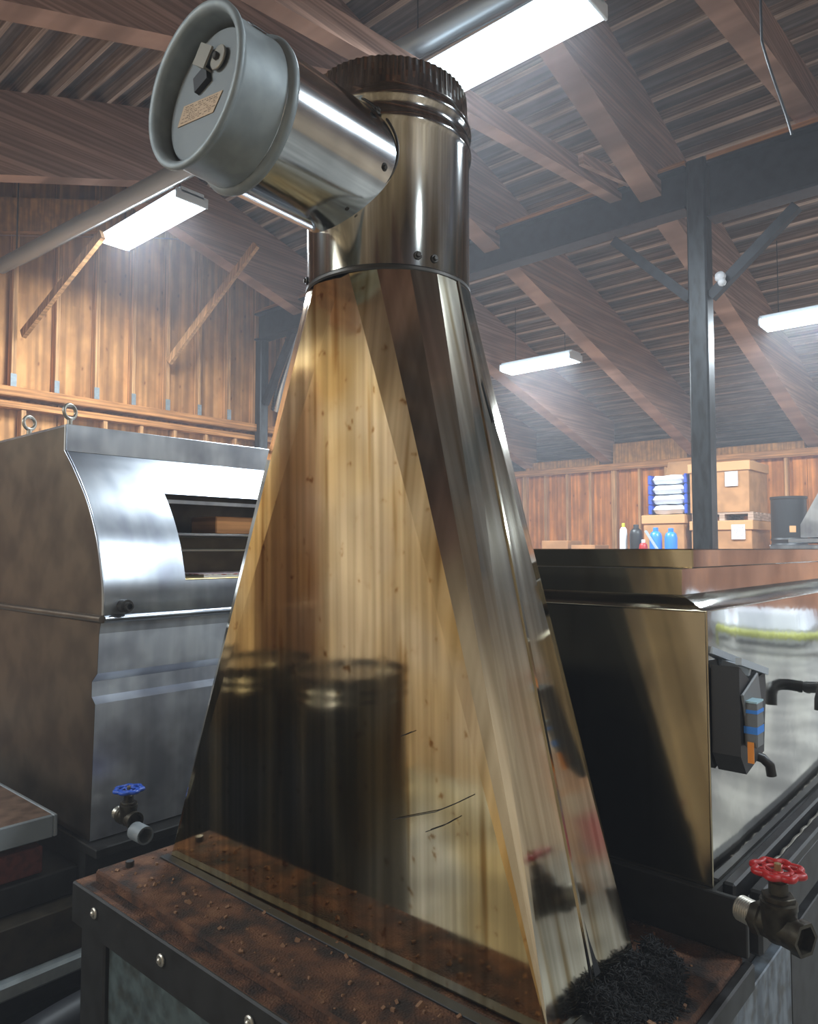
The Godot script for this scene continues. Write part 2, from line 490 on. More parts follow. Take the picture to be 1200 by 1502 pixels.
func room() -> void:
	struct(obj("floor", G().bb(Vector3(XL - 0.3, -0.2, ZB - 0.3), Vector3(XR + 0.3, 0, ZF + 0.3)), M.concrete))
	# left wall: slab, plywood sheets, studs, plates
	var wl := struct(obj("wall_left", gable(XL - 0.13, -0.15), M.deck))
	var z := 0.55
	while z > ZB + 0.1:
		var z1 := maxf(z - 1.215, ZB)
		var top := minf(deck_y(z), deck_y(z1)) - 0.02
		var p := PackedVector2Array([Vector2(z, 3.0), Vector2(z1, 3.0), Vector2(z1, deck_y(z1) + 0.05), Vector2(z, deck_y(z) + 0.05)])
		if z > RIDGE_Z and z1 < RIDGE_Z:
			p.insert(3, Vector2(RIDGE_Z, RIDGE_Y + 0.05))
		obj("plywood_sheet", G().prism(p, Vector3(XL - 0.10, 0, 0), Vector3(0, 0, 1), Vector3(0, 1, 0), Vector3(-0.03, 0, 0)), M.ply_left, wl)
		obj("plywood_sheet", G().bb(Vector3(XL - 0.13, 0.0, z1 + 0.002), Vector3(XL - 0.10, 2.99, z - 0.002)), M.ply_left, wl)
		z -= 1.22
	var k := 0
	z = -0.27
	while z > -8.4:
		var tw := 0.045 if k % 2 == 0 else 0.04
		obj("stud", G().bb(Vector3(XL - 0.10, 3.06, z - tw / 2), Vector3(XL + 0.0, deck_y(z) - 0.02, z + tw / 2), 0.003), M.stud, wl)
		obj("stud", G().bb(Vector3(XL - 0.10, 0.04, z - tw / 2 - 0.1), Vector3(XL, 2.86, z + tw / 2 - 0.1), 0.003), M.stud, wl)
		if z < -1.5 and z > -6.5:
			obj("metal_strap", G().bb(Vector3(XL, 3.07, z - tw / 2 - 0.004), Vector3(XL + 0.006, 3.19, z + tw / 2 + 0.004)), M.galv, wl)
		z -= 0.398
		k += 1
	obj("wall_plate", G().bb(Vector3(XL - 0.10, 2.97, ZB), Vector3(XL + 0.05, 3.06, 2.0), 0.004), M.plate, wl)
	obj("wall_plate", G().bb(Vector3(XL - 0.10, 2.865, ZB), Vector3(XL + 0.01, 2.93, 2.0), 0.004), M.plate, wl)
	# back wall
	var wb := struct(obj("wall_back", G().bb(Vector3(XL - 0.3, 0, ZB - 0.28), Vector3(XA, 2.84, ZB - 0.13)), M.deck))
	struct(obj("wall_eave", G().bb(Vector3(XL - 0.3, 0, ZE - 0.2), Vector3(XA, deck_y(ZE) + 0.1, ZE)), M.deck))
	annex()
	var x := XL
	while x < XA - 0.1:
		obj("plywood_sheet", G().bb(Vector3(x + 0.003, 0.0, ZB - 0.13), Vector3(minf(x + 1.217, XA), 2.78, ZB - 0.09)), M.ply_back, wb)
		x += 1.22
	x = -7.05
	k = 0
	while x < XA:
		var tw := 0.085 if k % 4 == 1 else 0.045
		obj("stud", G().bb(Vector3(x - tw / 2, 0.04, ZB - 0.09), Vector3(x + tw / 2, 2.74, ZB + 0.0), 0.003), M.stud, wb)
		x += 0.40
		k += 1
	obj("wall_plate", G().bb(Vector3(XL, 2.74, ZB - 0.09), Vector3(XA, 2.84, ZB + 0.03), 0.004), M.plate, wb)
	for b in [[-5.05, -3.93, 0.30], [-3.70, -2.42, 0.10], [-6.6, -5.28, 0.12], [-2.2, -1.05, 0.12]]:
		obj("blocking_board", G().bb(Vector3(b[0], 2.84, ZB - 0.09), Vector3(b[1], 2.84 + b[2], ZB + 0.02), 0.004), M.block, wb)
	# right wall and the wall behind the camera close the hall
	struct(obj("wall_right", gable(XR, 0.2), M.ply_tan))
	struct(obj("wall_front", G().bb(Vector3(XL - 0.3, 0, ZF), Vector3(XR + 0.3, deck_y(ZF) + 0.1, ZF + 0.2)), M.ply_tan))

const XA := -1.0
# bay behind the back wall, open to the hall on the right; only its mirror image shows, in the pan side
func annex() -> void:
	var za := -18.0
	struct(obj("floor_annex", G().bb(Vector3(XA - 3.2, -0.2, za - 0.2), Vector3(XR + 0.3, 0.0, ZB - 0.3)), M.concrete))
	struct(obj("wall_annex_back", G().bb(Vector3(XA - 3.0, 0, za - 0.2), Vector3(XR + 0.3, 3.6, za)), M.ply_back))
	struct(obj("wall_annex_left", G().bb(Vector3(XA - 3.2, 0, za), Vector3(XA - 3.0, 3.6, ZE - 0.2)), M.ply_back))
	struct(obj("wall_annex_right", G().bb(Vector3(XR, 0, za), Vector3(XR + 0.2, 3.6, ZB - 0.1)), M.ply_back))
	struct(obj("ceiling_annex", G().bb(Vector3(XA - 3.2, 3.0, za - 0.2), Vector3(XR + 0.3, 3.15, ZE - 0.25)), M.deck))
	for q in [[0.8, -13.3], [3.2, -13.6]]:
		var b := thing("bulk_bag", "white bulk bag on the floor %s, mirrored in the pan side" % ("left of the other one" if q[0] < 2.0 else "right of the other one"), "bag", Vector3(q[0], 0, q[1]), "white bulk bags in the far bay")
		var g := G()
		pillow(g, Vector3(q[0], 0.29, q[1]), Vector3(1.7, 0.58, 1.3), 3)
		obj("sack", g, M.bag, b)
	var t := thing("bench", "long yellow green bench in the far bay, mirrored in the pan side", "bench", Vector3(2.4, 0, -12.3))
	obj("seat", G().bb(Vector3(1.5, 0.22, -12.5), Vector3(3.3, 0.30, -12.1), 0.02), M.yellow, t)
	for x in [1.6, 3.2]:
		obj("leg", G().bb(Vector3(x - 0.04, 0, -12.45), Vector3(x + 0.04, 0.22, -12.15)), M.yellow, t)

func roof() -> void:
	var d := G()
	var x0 := XL - 0.3
	var x1 := XR + 0.3
	var prof := PackedVector2Array([Vector2(ZF + 0.3, deck_y(ZF + 0.3) + 0.10), Vector2(RIDGE_Z, RIDGE_Y + 0.10), Vector2(ZE - 0.3, deck_y(ZE - 0.3) + 0.10), Vector2(ZE - 0.3, deck_y(ZE - 0.3) + 0.2), Vector2(RIDGE_Z, RIDGE_Y + 0.2), Vector2(ZF + 0.3, deck_y(ZF + 0.3) + 0.2)])
	d.prism(prof, Vector3(x0, 0, 0), Vector3(0, 0, 1), Vector3(0, 1, 0), Vector3(x1 - x0, 0, 0))
	var c := struct(obj("ceiling", d, M.deck))
	# purlins on edge, one length each
	var z := RIDGE_Z - 0.12
	var b := Basis(Vector3.RIGHT, -atan(0.285))
	while z > ZE + 0.1:
		obj("purlin", G().box(Vector3(-2.1, deck_y(z) + 0.05, z), Vector3(10.3, 0.10, 0.042), 0.0, b), M.purlin, c)
		z -= 0.225
	b = Basis(Vector3.RIGHT, atan(0.34))
	z = RIDGE_Z + 0.12
	while z < ZF - 0.1:
		obj("purlin", G().box(Vector3(-2.1, deck_y(z) + 0.05, z), Vector3(10.3, 0.10, 0.042), 0.0, b), M.purlin, c)
		z += 0.225
	# rafters of the far slope
	for x in [-6.55, -5.164, -3.815, -2.31, 0.6, 2.0]:
		rafter(c, x, RIDGE_Z - 0.02, ZB - 0.1, 0.64, 0.17)
	# rafters of the near slope
	for x in [-6.0, -3.7, 0.6, 2.4]:
		rafter(c, x, RIDGE_Z + 0.02, ZF, 0.66, 0.17)
	# wall rafter with the deep gusset board over the studs
	var p := PackedVector2Array([Vector2(-1.2, 3.98), Vector2(-2.5, 4.45), Vector2(-3.2, 4.66), Vector2(-3.85, 4.87), Vector2(-4.8, 5.12), Vector2(-4.9, deck_y(-4.9) - 0.0), Vector2(RIDGE_Z, RIDGE_Y), Vector2(-1.2, deck_y(-1.2))])
	obj("gusset_board", G().prism(p, Vector3(XL + 0.02, 0, 0), Vector3(0, 0, 1), Vector3(0, 1, 0), Vector3(0.05, 0, 0)), M.rafter, c)
	var hb := PackedVector2Array([Vector2(-1.2, 4.02), Vector2(-2.5, 4.45), Vector2(-3.6, 4.81), Vector2(-3.6, 5.13), Vector2(-2.5, 4.77), Vector2(-1.2, 4.34)])
	obj("header_board", G().prism(hb, Vector3(XL + 0.08, 0, 0), Vector3(0, 0, 1), Vector3(0, 1, 0), Vector3(0.09, 0, 0)), M.block, c)
	# beams that run towards the camera from the steel beam
	obj("tie_beam", G().bar(Vector3(-2.60, 4.43, -5.55), Vector3(-2.60, 3.80, 0.6), 0.10, 0.14), M.rafter, c)
	obj("tie_beam", G().bar(Vector3(-2.45, 4.47, -5.55), Vector3(-2.45, 4.30, -4.6), 0.04, 0.08), M.rafter, c)
	obj("tie_beam", G().bar(Vector3(-1.22, 4.66, -5.75), Vector3(-1.22, 3.96, 0.6), 0.14, 0.24), M.rafter, c)
	# knee braces from the left wall studs
	for q in [[Vector3(-7.27, 3.57, -2.72), Vector3(-6.15, 4.28, -2.93)], [Vector3(-7.27, 3.60, -4.24), Vector3(-6.15, 4.70, -4.56)]]:
		obj("knee_brace", G().bar(q[0], q[1], 0.09, 0.04, Vector3(0, 0, 1)), M.stud, c)

func rafter(c: Node, x: float, za: float, zb: float, deep: float, w: float) -> void:
	var ya := deck_y(za)
	var yb := deck_y(zb)
	var p := PackedVector2Array([Vector2(za, ya), Vector2(zb, yb), Vector2(zb, yb - deep), Vector2(za, ya - deep)])
	var g := G().prism(p, Vector3(x - w / 2, 0, 0), Vector3(0, 0, 1), Vector3(0, 1, 0), Vector3(w, 0, 0))
	obj("rafter", g, M.rafter, c)

func steelwork() -> void:
	# wide-flange beam in two lengths
	var t := thing("steel_beam", "dark steel I-beam crossing from the left post to the right post under the rafters", "beam", Vector3(-4.6, 4.03, -5.47))
	var y0 := 4.09
	var y1 := 4.42
	obj("web", G().bb(Vector3(-7.295, y0 + 0.02, -5.478), Vector3(-2.02, y1 - 0.02, -5.462)), M.beam, t)
	obj("flange", G().bb(Vector3(-7.295, y0, -5.55), Vector3(-2.02, y0 + 0.02, -5.39), 0.003), M.beam, t)
	obj("flange", G().bb(Vector3(-7.295, y1 - 0.02, -5.55), Vector3(-2.02, y1, -5.39), 0.003), M.beam, t)
	obj("nailer_board", G().bb(Vector3(-7.295, y1, -5.54), Vector3(-2.02, y1 + 0.04, -5.40)), M.plate, t)
	t = thing("steel_beam", "deeper dark steel I-beam running right from the post beside the pan", "beam", Vector3(0.5, 3.92, -5.47))
	y0 = 3.97
	y1 = 4.40
	obj("web", G().bb(Vector3(-1.86, y0 + 0.02, -5.478), Vector3(3.2, y1 - 0.02, -5.462)), M.beam, t)
	obj("flange", G().bb(Vector3(-1.86, y0, -5.55), Vector3(3.2, y0 + 0.02, -5.39), 0.003), M.beam, t)
	obj("flange", G().bb(Vector3(-1.86, y1 - 0.02, -5.55), Vector3(3.2, y1, -5.39), 0.003), M.beam, t)
	obj("nailer_board", G().bb(Vector3(-1.86, y1, -5.54), Vector3(3.2, y1 + 0.04, -5.40)), M.plate, t)
	# posts
	t = thing("steel_post", "grey square steel post standing behind the polished pan", "post", Vector3(-1.945, 0, -5.47))
	obj("shaft", G().bb(Vector3(-2.015, 0.015, -5.54), Vector3(-1.875, 4.45, -5.40), 0.012), M.post, t)
	obj("foot_plate", G().bb(Vector3(-2.08, 0, -5.6), Vector3(-1.81, 0.015, -5.33)), M.beam, t)
	var br := obj("knee_brace", G().bar(Vector3(-2.62, 4.03, -5.47), Vector3(-2.02, 3.42, -5.47), 0.07, 0.07), M.beam, t)
	obj("knee_brace", G().bar(Vector3(-1.28, 3.90, -5.47), Vector3(-1.87, 3.40, -5.47), 0.07, 0.07), M.beam, t)
	t = thing("steel_post", "dark steel post under the beam end by the left wall", "post", Vector3(-7.3, 0, -5.47))
	obj("shaft", G().bb(Vector3(-7.295, 0.015, -5.53), Vector3(-7.18, 4.09, -5.41), 0.01), M.post, t)
	obj("knee_brace", G().bar(Vector3(-7.17, 3.3, -5.47), Vector3(-6.66, 4.08, -5.47), 0.07, 0.07), M.beam, t)
	# white lamp knob where the brace meets the post
	t = thing("motion_sensor", "small white motion sensor on the knee brace of the right post", "sensor", Vector3(-1.77, 3.49, -5.40))
	obj("housing", G().lathe([Vector2(0, -0.03), Vector2(0.025, -0.028), Vector2(0.04, 0), Vector2(0.03, 0.03), Vector2(0, 0.04)], Transform3D(Basis(Vector3.RIGHT, 1.1), Vector3(-1.77, 3.50, -5.38)), 16, true), M.white, t)
	obj("lens_ball", G().lathe([Vector2(0, -0.03), Vector2(0.022, -0.02), Vector2(0.03, 0), Vector2(0.022, 0.02), Vector2(0, 0.03)], Transform3D(Basis(), Vector3(-1.75, 3.45, -5.35)), 16, true), M.white, t)
	# crinkled foil duct hanging by the left post
	var pts := []
	var rad := []
	for i in 60:
		var f := i / 59.0
		pts.append(Vector3(-6.83 - 0.34 * f, 4.16 - 0.92 * f, -5.68 + 0.015 * sin(f * 3.0)))
		rad.append(0.095 + (0.010 if i % 2 == 0 else 0.0))
	tag(obj("foil_duct", G().tube(pts, 0.13, 18, false, true, rad), M.foil), "silver crinkled foil duct hanging behind the left steel post", "duct")
	# long stainless pipe with conduits over the near lamps
	var a := Vector3(-7.3, 4.17, -2.52)
	var e := Vector3(2.4, 4.55, -3.5)
	t = thing("steam_pipe", "long grey round metal pipe running under the roof above the near lamps", "pipe", a)
	obj("pipe", G().tube([a, a.lerp(e, 0.5), e], 0.065, 20), M.pipe_dull, t)
	for f in [0.03, 0.3, 0.58, 0.85]:
		var c := a.lerp(e, f)
		obj("hanger_rod", G().tube([c + Vector3(0, 0.05, 0), Vector3(c.x, deck_y(c.z) + 0.02, c.z)], 0.006, 6), M.bolt_dark, t)
	for q in [[0.11, 0.02], [0.16, 0.06]]:
		var o := Vector3(0, q[1], -q[0])
		tag(obj("conduit", G().tube([a.lerp(e, 0.012) + o, e + o], 0.014, 10), M.galv), ["thin metal conduit right beside the grey roof pipe", "second thin metal conduit, farther from the grey roof pipe"][0 if q[0] < 0.15 else 1], "conduit")

func lamp(label: String, at: Vector3, length: float, power: float, hang := 0.0) -> void:
	var t := thing("light_fixture", label, "lamp", at, "ceiling lamps")
	var w := 0.30
	var g := G()
	g.box(at + Vector3(0, 0.085, 0), Vector3(length, 0.05, w * 0.7), 0.006)
	obj("housing", g, M.fixture, t)
	# faceted wrap-round lens
	var p := PackedVector2Array([Vector2(-w / 2, 0.06), Vector2(w / 2, 0.06), Vector2(w / 2, 0.025), Vector2(w / 2 - 0.045, 0.0), Vector2(-w / 2 + 0.045, 0.0), Vector2(-w / 2, 0.025)])
	obj("diffuser", G().prism(p, at - Vector3(length / 2 - 0.02, 0, 0), Vector3(0, 0, 1), Vector3(0, 1, 0), Vector3(length - 0.04, 0, 0)), M.lens, t)
	for s in [-1.0, 1.0]:
		obj("end_cap", G().box(at + Vector3(s * (length / 2 - 0.008), 0.045, 0), Vector3(0.016, 0.08, w * 0.95), 0.004), M.fixture, t)
		if hang > 0.0:
			obj("hanger", G().tube([at + Vector3(s * length * 0.35, 0.11, 0), Vector3(at.x + s * length * 0.35, deck_y(at.z) + 0.02, at.z)], 0.004, 6), M.bolt_dark, t)
	var l := AreaLight3D.new()
	l.name = "lamp_light"
	l.area_size = Vector2(length - 0.1, w - 0.06)
	l.light_color = Color(0.92, 0.97, 1.0)
	l.light_energy = power
	l.shadow_enabled = true
	l.set("area_range", 30.0)
	l.set("area_attenuation", 2.0)
	t.add_child(l)
	l.position = Vector3(0, -0.012, 0)
	l.rotation.x = -PI / 2

func lamps() -> void:
	var P := 15.5
	lamp("lit ceiling lamp hanging in front of the left wall", Vector3(-5.64, 4.25, -3.1), 1.27, P, 1)
	lamp("large bright ceiling lamp right above the stack top", Vector3(-2.22, 4.12, -3.1), 1.30, P, 1)
	lamp("small lit ceiling lamp left of the grey post, beyond the steel beam", Vector3(-4.44, 3.64, -7.3), 0.94, P * 1.25, 1)
	lamp("lit ceiling lamp at the right edge, beyond the steel beam", Vector3(-1.56, 3.60, -7.3), 0.94, P * 1.25, 1)
	lamp("added unseen ceiling lamp out to the right of the pan", Vector3(1.7, 4.13, -3.1), 1.22, P, 1)  # added out of view to light the floor that the pan mirrors
	lamp("added unseen lamp in the far bay behind the back wall", Vector3(1.5, 2.8, -12.9), 1.22, P)  # added to make the far bay floor bright
	lamp("second added unseen lamp in the far bay, nearer its end wall", Vector3(2.5, 2.8, -15.5), 1.22, P)  # second helper lamp for the same bright floor
	lamp("added unseen ceiling lamp over the right part of the hall", Vector3(2.4, 3.6, -7.3), 1.22, P, 1)  # extra lamp out of view, lifts the general light
	lamp("added unseen lamp behind the camera by the left wall", Vector3(-5.2, 3.2, 1.5), 1.22, P * 0.55, 1)  # added to brighten the wall mirrored in the stack front
	lamp("added unseen lamp behind the camera over the aisle", Vector3(-2.2, 3.2, 1.5), 1.22, P * 0.55, 1)  # partner of the lamp above, added for the same mirrored wall
	lamp("added unseen lamp behind the camera on the right", Vector3(4.4, 3.4, -0.4), 1.22, P * 0.6, 1)  # added where the side facets of the stack catch it

func arch() -> void:
	var t := thing("evaporator_arch", "rusty black steel evaporator base carrying the stack and the polished pan", "evaporator base", Vector3(-0.98, 0, -1.8))
	# rusted top plate and lower lip
	obj("top_plate", G().bb(Vector3(-1.535, 0.855, -1.30), Vector3(-0.415, 0.88, -0.745), 0.004), M.rust, t)
	obj("frame_lip", G().bb(Vector3(-1.575, 0.83, -1.30), Vector3(-0.40, 0.856, -0.717), 0.004), M.rust, t)
	obj("front_rail", G().bb(Vector3(-1.575, 0.772, -0.735), Vector3(-0.40, 0.855, -0.715), 0.003), M.iron, t)
	obj("leg", G().bb(Vector3(-1.545, 0.0, -0.80), Vector3(-1.445, 0.79, -0.722), 0.004), M.iron, t)
	obj("leg", G().bb(Vector3(-0.47, 0.0, -0.80), Vector3(-0.40, 0.79, -0.722), 0.004), M.iron, t)
	obj("front_panel", G().bb(Vector3(-1.45, 0.08, -0.745), Vector3(-0.46, 0.79, -0.733)), M.panel_green, t)
	for x in [-1.469, -1.216, -0.957, -0.70]:
		var b := G().lathe([Vector2(0, 0.008), Vector2(0, 0.008)], Transform3D(), 4)
		b.cyl(0.011, 0.006, Transform3D(Basis(Vector3.RIGHT, PI / 2), Vector3(x, 0.824, -0.715)), 16, 0.002)
		b.cyl(0.005, 0.010, Transform3D(Basis(Vector3.RIGHT, PI / 2), Vector3(x, 0.824, -0.715)), 8, 0.002)
		obj("bolt", b, M.bolt, t)
	# body behind, side rails and side panels
	obj("body", G().bb(Vector3(-1.53, 0.08, -3.2), Vector3(-0.43, 0.855, -0.75)), M.iron, t)
	obj("side_rail", G().bb(Vector3(-0.415, 0.83, -1.305), Vector3(-0.398, 0.872, -0.73), 0.003), M.iron_grey, t)
	obj("side_rail", G().bb(Vector3(-0.43, 0.862, -3.2), Vector3(-0.398, 0.952, -1.345), 0.006), M.iron_grey, t)
	obj("side_panel", G().bb(Vector3(-0.43, 0.08, -1.53), Vector3(-0.403, 0.83, -0.80), 0.002), M.panel_grey, t)
	obj("side_panel", G().bb(Vector3(-0.43, 0.08, -3.2), Vector3(-0.403, 0.83, -1.534), 0.002), M.iron_grey, t)
	obj("box_rail", G().bb(Vector3(-0.462, 0.93, -3.2), Vector3(-0.440, 0.972, -1.345), 0.004), M.iron_grey, t)
	obj("box_rail", G().bb(Vector3(-0.422, 0.93, -3.2), Vector3(-0.399, 0.966, -1.36), 0.004), M.iron_grey, t)
	obj("weld_bead", G().tube(wavy(Vector3(-0.430, 0.953, -3.0), Vector3(-0.430, 0.953, -1.5)), 0.004, 6), M.bolt, t)
	# upright divider sheet in front of the pan
	obj("divider_sheet", G().bb(Vector3(-1.53, 0.88, -1.304), Vector3(-0.405, 0.972, -1.292), 0.002), M.iron, t)
	obj("pan_ledge", G().bb(Vector3(-1.53, 0.855, -3.2), Vector3(-0.46, 0.968, -1.306)), M.iron, t)
	# crumbs of rust and mortar
	var c := G()
	for i in 520:
		var u := rng.randf()
		var x := lerpf(-1.52, -0.43, u)
		var z := lerpf(-1.285, -0.755, rng.randf())
		if x > -1.50 and x < -0.53 and z < -0.885 and z > -1.15:
			continue
		if z < -1.15 and x < -0.9:
			continue
		var s := rng.randf_range(0.0015, 0.005)
		if rng.randf() < 0.03: s *= 1.6
		c.box(Vector3(x, 0.881, z), Vector3(s * 1.6, s, s * 1.3), 0.0, Basis.from_euler(Vector3(rng.randf() * 3, rng.randf() * 3, rng.randf() * 3)))
	var cr := obj("rust_crumbs", c, M.rust_crumb, t)
	cr.set_meta("kind", "stuff")
	obj("nut", G().cyl(0.009, 0.012, Transform3D(Basis(), Vector3(-1.495, 0.88, -0.80)), 6), M.bolt_dark, t)
	# black insulation wool squeezed out at the corner of the stack
	var w := G()
	for i in 5200:
		var a := rng.randf()
		var cz := lerpf(-1.20, -0.99, a)
		var r := rng.randf()
		var x := -0.535 + 0.085 * r * (1.2 - absf(a - 0.55))
		var top := 0.034 * (1.0 - r * r) * (0.6 + 0.4 * sin(a * 23.0))
		var p := Vector3(x, 0.881 + sqrt(rng.randf()) * top, cz + rng.randf_range(-0.015, 0.015))
		var pts := [p]
		var dir := Vector3(rng.randf_range(-1, 1), rng.randf_range(-0.4, 0.5), rng.randf_range(-1, 1)).normalized()
		for k in 2:
			dir = (dir + Vector3(rng.randf_range(-1, 1), rng.randf_range(-0.7, 0.4), rng.randf_range(-1, 1)) * 0.7).normalized()
			p = p + dir * 0.006
			p.y = maxf(p.y, 0.881)
			pts.append(p)
		w.tube(pts, rng.randf_range(0.0004, 0.0016), 3)
	var wo := obj("insulation_wool", w, M.wool)
	tag(wo, "black charred insulation wool at the right foot of the stack", "insulation")
	wo.set_meta("kind", "stuff")

func wavy(a: Vector3, b: Vector3) -> Array:
	var p := []
	for i in 80:
		var q := a.lerp(b, i / 79.0)
		p.append(q + Vector3(sin(i * 1.7) * 0.002, cos(i * 2.3) * 0.0015, 0))
	return p

const AX := Vector3(-0.957, 0, -1.022)
const PR := 0.153
func ring_pt(deg: float, y := 2.05, r := PR) -> Vector3:
	# 0 deg points to +Z (front), 90 deg to +X (right)
	var a := deg_to_rad(deg)
	return AX + Vector3(sin(a) * r, y, cos(a) * r)

func flue_stack() -> void:
	var t := thing("stack_base", "tall tapered stainless steel stack hood, golden stained, on the rusty base", "stack hood", Vector3(-0.957, 0.88, -1.015))
	var P1 := Vector3(-1.475, 0.88, -0.885)
	var P2 := Vector3(-0.537, 0.88, -0.895)
	var P3 := Vector3(-0.527, 0.88, -1.146)
	var P4 := Vector3(-1.475, 0.88, -1.146)
	var apF := 14.0    # where the flat faces meet the round collar
	var apR := 96.0
	var apB := 180.0
	var apL := 262.0
	# flat faces
	var g := G()
	g.tri(P1, P2, ring_pt(apF), Vector3(0, 0, 1))
	obj("front_face", g, M.hood, t)
	g = G()
	var mid := P2.lerp(P3, 0.5)
	g.tri(P2, mid, ring_pt(apR), Vector3(1, 0, 0))
	obj("side_face", g, M.hood_side, t)
	g = G()
	g.tri(mid, P3, ring_pt(apR), Vector3(1, 0, 0))
	obj("side_face", g, M.hood_side, t)
	g = G()
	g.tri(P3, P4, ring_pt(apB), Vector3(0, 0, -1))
	obj("back_face", g, M.hood_back_shade, t)
	g = G()
	g.tri(P4, P1, ring_pt(apL), Vector3(-1, 0, 0))
	obj("side_face", g, M.hood_side, t)
	# folded corner facets
	facets(t, P2, [apF, 34.0, 56.0, 76.0, apR], [M.hood, M.hood_side, M.hood_side, M.hood_side])
	facets(t, P3, [apR, 120.0, 150.0, apB], [M.hood_side, M.hood_side, M.hood_back_shade])
	facets(t, P4, [apB, 210.0, 240.0, apL], [M.hood_back_shade, M.hood_back_shade, M.hood_back_shade])
	facets(t, P1, [apL, 290.0, 320.0, 345.0, 360.0 + apF], [M.hood_side, M.hood_side, M.hood, M.hood])
	# seam down the right side and base flange
	obj("seam", G().bar(mid + Vector3(0.001, 0, 0), (mid + Vector3(0.001, 0, 0)).lerp(ring_pt(apR, 2.05, PR + 0.001), 0.985), 0.006, 0.003, Vector3(1, 0.2, 0)), M.hood_side, t)
	g = G()
	g.bb(Vector3(-1.487, 0.88, -0.885), Vector3(-0.53, 0.884, -0.865), 0.001)
	g.bb(Vector3(-0.535, 0.88, -1.15), Vector3(-0.515, 0.884, -0.875), 0.001)
	obj("base_flange", g, M.iron, t)
	for q in [Vector3(-0.847, 1.564, 0), Vector3(-0.778, 1.588, 0)]:
		obj("screw_hole", G().cyl(0.004, 0.002, Transform3D(Basis(Vector3.RIGHT, PI / 2), Vector3(q.x, q.y, -0.885)), 10), M.wool, t)
	for w in [[Vector3(-0.816, 1.117, 0), Vector3(-0.727, 1.150, 0), Vector3(-0.690, 1.170, 0), Vector3(-0.662, 1.187, 0)], [Vector3(-0.797, 1.252, 0), Vector3(-0.774, 1.263, 0)], [Vector3(-0.747, 1.115, 0), Vector3(-0.712, 1.133, 0), Vector3(-0.687, 1.150, 0)]]:
		var sp := []
		for q in w:
			sp.append(Vector3(q.x, q.y, lerpf(-0.886, -0.872, clampf((q.y - 0.88) / 1.17, 0, 1))))
		obj("scratch", G().tube(sp, 0.0007, 5), M.wool, t)
	# runs of tar on the side sheets and streaks on the front
	for q in [[P2, mid, ring_pt(apR), [[0.05, 0.92, 0.03], [0.01, 0.96, 0.03], [0.004, 0.916, 0.08], [0.0, 0.84, 0.16], [0.012, 0.848, 0.14], [0.03, 0.88, 0.09]]],
			[mid, P3, ring_pt(apR), [[0.95, 0.02, 0.03], [0.80, 0.17, 0.03], [0.86, 0.07, 0.07], [0.87, 0.02, 0.11], [0.90, 0.0, 0.10]]],
			[mid, P3, ring_pt(apR), [[0.07, 0.17, 0.76], [0.03, 0.205, 0.765], [0.055, 0.155, 0.79], [0.06, 0.11, 0.83], [0.085, 0.095, 0.82], [0.085, 0.13, 0.785]]]]:
		var A: Vector3 = q[0]
		var B: Vector3 = q[1]
		var C: Vector3 = q[2]
		var nn := (B - A).cross(C - A).normalized()
		if nn.x < 0.0: nn = -nn
		var fan := G()
		var w: Array = q[3]
		for i in range(1, w.size() - 1):
			var p := []
			for k in [0, i, i + 1]:
				p.append(A * w[k][0] + B * w[k][1] + C * w[k][2] + nn * 0.0012)
			fan.tri(p[0], p[1], p[2], nn)
		var ts := obj("tar_run", fan, M.wool, t)
		ts.set_meta("label", "black tar run")
	# collar and branch
	var c := thing("flue_tee", "shiny stainless flue tee with a crimped top, set on the tapered hood", "flue pipe", Vector3(-0.957, 2.035, -1.022))
	var T := Transform3D(Basis(), AX)
	var r := PR + 0.003
	var prof := [Vector2(r, 2.035)]
	for b in [2.305, 2.345]:
		prof.append_array([Vector2(r, b - 0.012), Vector2(r + 0.004, b - 0.006), Vector2(r + 0.005, b), Vector2(r + 0.004, b + 0.006), Vector2(r, b + 0.012)])
	prof.append(Vector2(r, 2.365))
	obj("pipe", G().lathe(prof, T, 96, true), M.steel_pipe, c)
	obj("bottom_edge", G().lathe([Vector2(r, 2.030), Vector2(r + 0.0025, 2.033), Vector2(r + 0.0025, 2.038), Vector2(r, 2.041)], T, 96), M.bolt_dark, c)
	# crimped end
	g = G()
	var N := 432
	var rows := []
	for j in 5:
		var row := []
		var f := j / 4.0
		for i in N:
			var a := TAU * i / N
			var rr := r - 0.002 - 0.003 * f + 0.0013 * f * sin(a * 72.0)
			row.append(AX + Vector3(sin(a) * rr, 2.365 + 0.05 * f, cos(a) * rr))
		rows.append(row)
	for j in 4:
		for i in N:
			var i1 := (i + 1) % N
			var A: Vector3 = rows[j][i]
			var B: Vector3 = rows[j][i1]
			g.quad(A, B, rows[j + 1][i1], rows[j + 1][i], A - AX - Vector3(0, A.y, 0))
	obj("crimped_end", g, M.steel_pipe, c)
	# branch towards the draft regulator
	var BY := 2.228
	var bt := Transform3D(Basis(Vector3.RIGHT, PI / 2 - 0.044), Vector3(AX.x, BY, AX.z))
	var br := 0.117
	obj("branch", G().lathe([Vector2(br, 0.06), Vector2(br, 0.345), Vector2(br - 0.003, 0.345), Vector2(br - 0.003, 0.1)], bt, 96), M.steel_branch, c)
	# saddle edge where the branch meets the pipe
	var pts := []
	for i in 96:
		var a := TAU * i / 96.0
		var x := cos(a) * (br + 0.001)
		pts.append(Vector3(AX.x + x, BY + 0.012 + sin(a) * (br + 0.001), AX.z + sqrt(maxf(0.0, r * r - x * x))))
	obj("saddle_edge", G().tube(pts, 0.0025, 6, true), M.bolt_dark, c)
